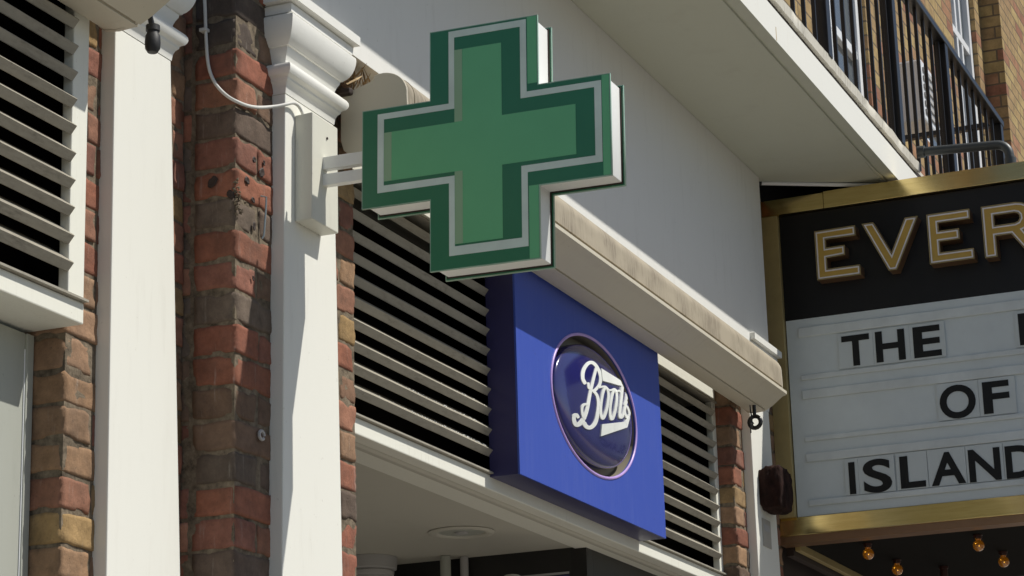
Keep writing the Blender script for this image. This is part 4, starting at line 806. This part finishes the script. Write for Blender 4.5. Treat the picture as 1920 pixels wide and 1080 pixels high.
letter('E', .576, .684, 3.827, 3.950, .5625, .701, *r1, 'black letter E ending the word THE on the top row')
letter('B', .985, 1.095, 3.827, 3.951, .972, 1.108, *r1, 'black letter cut off by the right edge of the picture, top row')
letter('O', .660, .799, 3.572, 3.704, .651, .811, *r2, 'round black letter O on the middle row')
letter('F', .827, .928, 3.577, 3.701, .8125, .952, *r2, 'black letter F after the O on the middle row')
letter('I', .286, .311, 3.323, 3.448, .270, .3235, *r3, 'black letter I starting the word ISLAND on the bottom row')
letter('S', .342, .454, 3.319, 3.4505, .3245, .4665, *r3, 'black letter S on the bottom row, between I and L')
letter('L', .487, .584, 3.324, 3.449, .4725, .5935, *r3, 'black letter L on the bottom row, between S and A')
letter('A', .606, .738, 3.322, 3.448, .596, .7415, *r3, 'black letter A on the bottom row, between L and N')
letter('N', .752, .873, 3.321, 3.446, .7435, .884, *r3, 'black letter N on the bottom row, between A and D')
letter('D', .892, 1.005, 3.320, 3.445, .886, 1.020, *r3, 'black letter D on the bottom row, cut by the right edge of the picture')

BZ = 3.148
def bulb(x, y, label):
    root = thing('light_bulb', label, 'light bulb', (x, y, 3.16), 'amber bulbs under the cinema sign')
    MB().lathe((x, y, BZ), [(.014, -.002), (.016, .004), (.016, .009), (.018, .010), (.018, .0135)], 16).build('socket', 'dark_red', root, smooth=40)
    prof = [(.0, -.050)]
    for k in range(1, 13):
        a = math.pi*k/14; prof.append((.0225*math.sin(a), -.0275-.0225*math.cos(a)))
    prof += [(.012, -.004), (.011, -.0022)]
    MB().lathe((x, y, BZ), prof, 22).build('globe', 'amber_glass', root, smooth=70)
    m = MB()
    for dx, dz in ((-.007, -.020), (.005, -.030)): m.lathe((x-.0215*.75, y-dx, BZ+dz-.002), [(0, -.0022), (.0022, 0), (0, .0022)], 8)
    m.build('highlight_dot', 'highlight_dot', root)  # two glowing dots stand in for the bright highlights on the globe
bulb(9.12, -.29, 'amber bulb nearest the left corner of the sign soffit')
bulb(9.57, -.292, 'amber bulb lower down beside a bare socket on the left of the sign soffit')
bulb(9.16, -.715, 'amber bulb just under the bright end of the gold frame, on the right')
bulb(9.61, -.718, 'amber bulb behind and below the right front bulb of the sign soffit')
bulb(9.98, -.80, 'amber bulb cut off by the bottom right edge of the picture')
sk = thing('bulb_socket', 'empty dark red bulb socket hanging under the cinema sign', 'socket', (9.85, -.42, 3.16))
MB().lathe((9.85, -.42, 3.10), [(.013, -.002), (.016, .004), (.016, .05), (.019, .051), (.019, .0615)], 16).build('cup', 'dark_red', sk, smooth=40)

# ------------------------------------------------------------------ far pilaster: rusty box and notice
rb = MB(); bmesh.ops.create_cube(rb.bm, size=1); bmesh.ops.subdivide_edges(rb.bm, edges=rb.bm.edges[:], cuts=9, use_grid_fill=True)
for v in rb.bm.verts:
    p = v.co.copy(); l = max(abs(p.x), abs(p.y), abs(p.z)); q = p.normalized()*.5*1.25; p = p.lerp(q, .37)
    nz = 1.06+noise.noise(p*5)*.10+noise.noise(p*14)*.07
    v.co = Vector((8.628+p.x*.158*nz, -.075+p.y*.085*nz, 3.312+p.z*.150*nz))
o = rb.build('alarm_box', 'rust', smooth=80); tag(o, 'dark brown rusted box on the far pilaster under the awning end', 'box')
nt = MB().box(8.56, 8.66, -.0375, -.0348, 3.095, 3.20).build('notice', 'sticker'); tag(nt, 'small faded notice stuck on the far pilaster below the rusty box', 'notice')
MB().box(8.575, 8.645, -.0382, -.0376, 3.155, 3.180).build('print', 'rendered_grey', nt)

# ------------------------------------------------------------------ shop entrance under the vent
en = thing('shop_entrance', 'recessed shop entrance with a pale ceiling and dark glazed front', 'entrance', (6.5, .6, 0))
MB().box(4.9, 7.267, .141, 3.2, 2.923, 2.96).build('ceiling', 'ceiling_paint', en)
MB().box(7.2672, 8.36, .141, .175, 2.923, 2.96).build('ceiling', 'ceiling_paint', en)
MB().prism_x([(.1412, 2.9185), (.125, 2.9105), (.109, 2.9105), (.100, 2.9175)], 5.236, 8.35).build('shadow_bead', 'ceiling_paint', en)
MB().box(7.268, 7.32, .176, 3.2, .01, 2.97).build('side_front', 'shop_dark', en)
MB().box(7.3205, 8.36, .176, .22, .01, 2.97).build('front_frame', 'shop_dark', en)
MB().box(7.2655, 7.2675, .62, .70, 2.6, 2.9215).build('mullion', 'black_board', en)
MB().box(7.262, 7.2672, .176, .23, .01, 2.9215).build('mullion', 'black_metal', en)
MB().box(7.2655, 7.2675, .24, .60, 2.60, 2.835).build('blue_panel', 'blue_side', en)
MB().box(7.263, 7.2672, .24, 1.4, 2.838, 2.845).build('transom', 'rendered_grey', en)
MB().box(4.9, 7.3, 3.2, 3.25, .01, 2.96).build('back_wall', 'shop_dark', en)
MB().box(4.88, 5.235, .401, 3.2, .01, 2.96).build('side_wall', 'rendered_grey', en)
cm = thing('column', 'round pale column with a moulded ring under the entrance ceiling', 'column', (7.12, .90, 0))
MB().lathe((7.10, .885, 0), [(.075, .012), (.075, 2.86), (.082, 2.862), (.084, 2.874), (.080, 2.880), (.092, 2.884), (.094, 2.905), (.094, 2.922)], 32).build('shaft', 'rendered_grey', cm, smooth=30)
dl = thing('downlight', 'round recessed downlight in the entrance ceiling, switched off', 'light fitting', (6.807, .418, 2.92))
MB().lathe((6.807, .418, 2.918), [(.105, .0045), (.107, .002), (.100, -.003), (.082, -.003), (.074, .001), (.072, .0048)], 36).build('ring', 'ceiling_paint', dl, smooth=40)
MB().lathe((6.807, .418, 2.918), [(.071, .0035), (.04, .0040), (.001, .0042)], 30).build('reflector', 'grey_door', dl)
MB().lathe((6.807, .418, 2.918), [(.022, .003), (.020, -.002), (.001, -.004)], 18).build('lamp', 'rendered_grey', dl, smooth=60)
MB().tube([(7.19, .648, 2.921), (7.19, .648, 1.9)], .018, 12).build('ceiling_pole', 'grey_door')
tag(bpy.data.objects['ceiling_pole'], 'thicker of two grey poles hanging from the entrance ceiling', 'pole')
o = MB().tube([(7.235, .60, 2.921), (7.235, .60, 1.9)], .014, 12).build('ceiling_pole', 'rendered_grey'); tag(o, 'thinner of two grey poles, right of the thick one below the downlight', 'pole')
dm = thing('camera_dome', 'pale rounded camera dome at the bottom edge of the entrance', 'camera', (6.9, .33, 2.78))
MB().lathe((6.95, .31, 2.80), [(.052, -.20), (.054, -.06), (.050, -.035), (.040, -.015), (.022, -.004), (.0, 0)], 26).build('shell', 'ceiling_paint', dm, smooth=60)
MB().tube([(6.95, .33, 2.55), (7.262, .33, 2.55)], .012, 8).build('arm', 'rendered_grey', dm, smooth=40)

# ------------------------------------------------------------------ camera, sun, sky
cam = bpy.data.cameras.new('camera'); co = bpy.data.objects.new('camera', cam); COL.objects.link(co)
r = Vector((0.3901666, -0.92032437, -0.02780419)); u = Vector((-0.24088559, -0.13117479, 0.96164822)); f = Vector((0.88867551, 0.36850539, 0.2728729))
co.matrix_world = Matrix(((r.x, u.x, -f.x, 0), (r.y, u.y, -f.y, -2.6), (r.z, u.z, -f.z, 1.6), (0, 0, 0, 1)))
cam.sensor_width = 36; cam.lens = 4504.2/1920*36; cam.clip_start = .05; cam.clip_end = 500
scene.camera = co
S = Vector((.37, -1, 1.41)).normalized()
sl = bpy.data.lights.new('sun', 'SUN'); sl.energy = 4.35; sl.angle = math.radians(.55); sl.color = (1, .965, .89)
so = bpy.data.objects.new('sun', sl); COL.objects.link(so); so.rotation_euler = S.to_track_quat('Z', 'Y').to_euler(); so.location = (6, -8, 12)
w = bpy.data.worlds.new('World'); scene.world = w; w.use_nodes = True
nt = w.node_tree; bg = nt.nodes['Background']; sk = nt.nodes.new('ShaderNodeTexSky'); sk.sky_type = 'NISHITA'; sk.sun_disc = False
sk.sun_elevation = math.asin(S.z); sk.sun_rotation = math.atan2(S.x, S.y)
nt.links.new(sk.outputs[0], bg.inputs[0]); bg.inputs[1].default_value = .075
scene.view_settings.view_transform = 'Standard'; scene.view_settings.look = 'None'; scene.view_settings.exposure = 0; scene.view_settings.gamma = 1
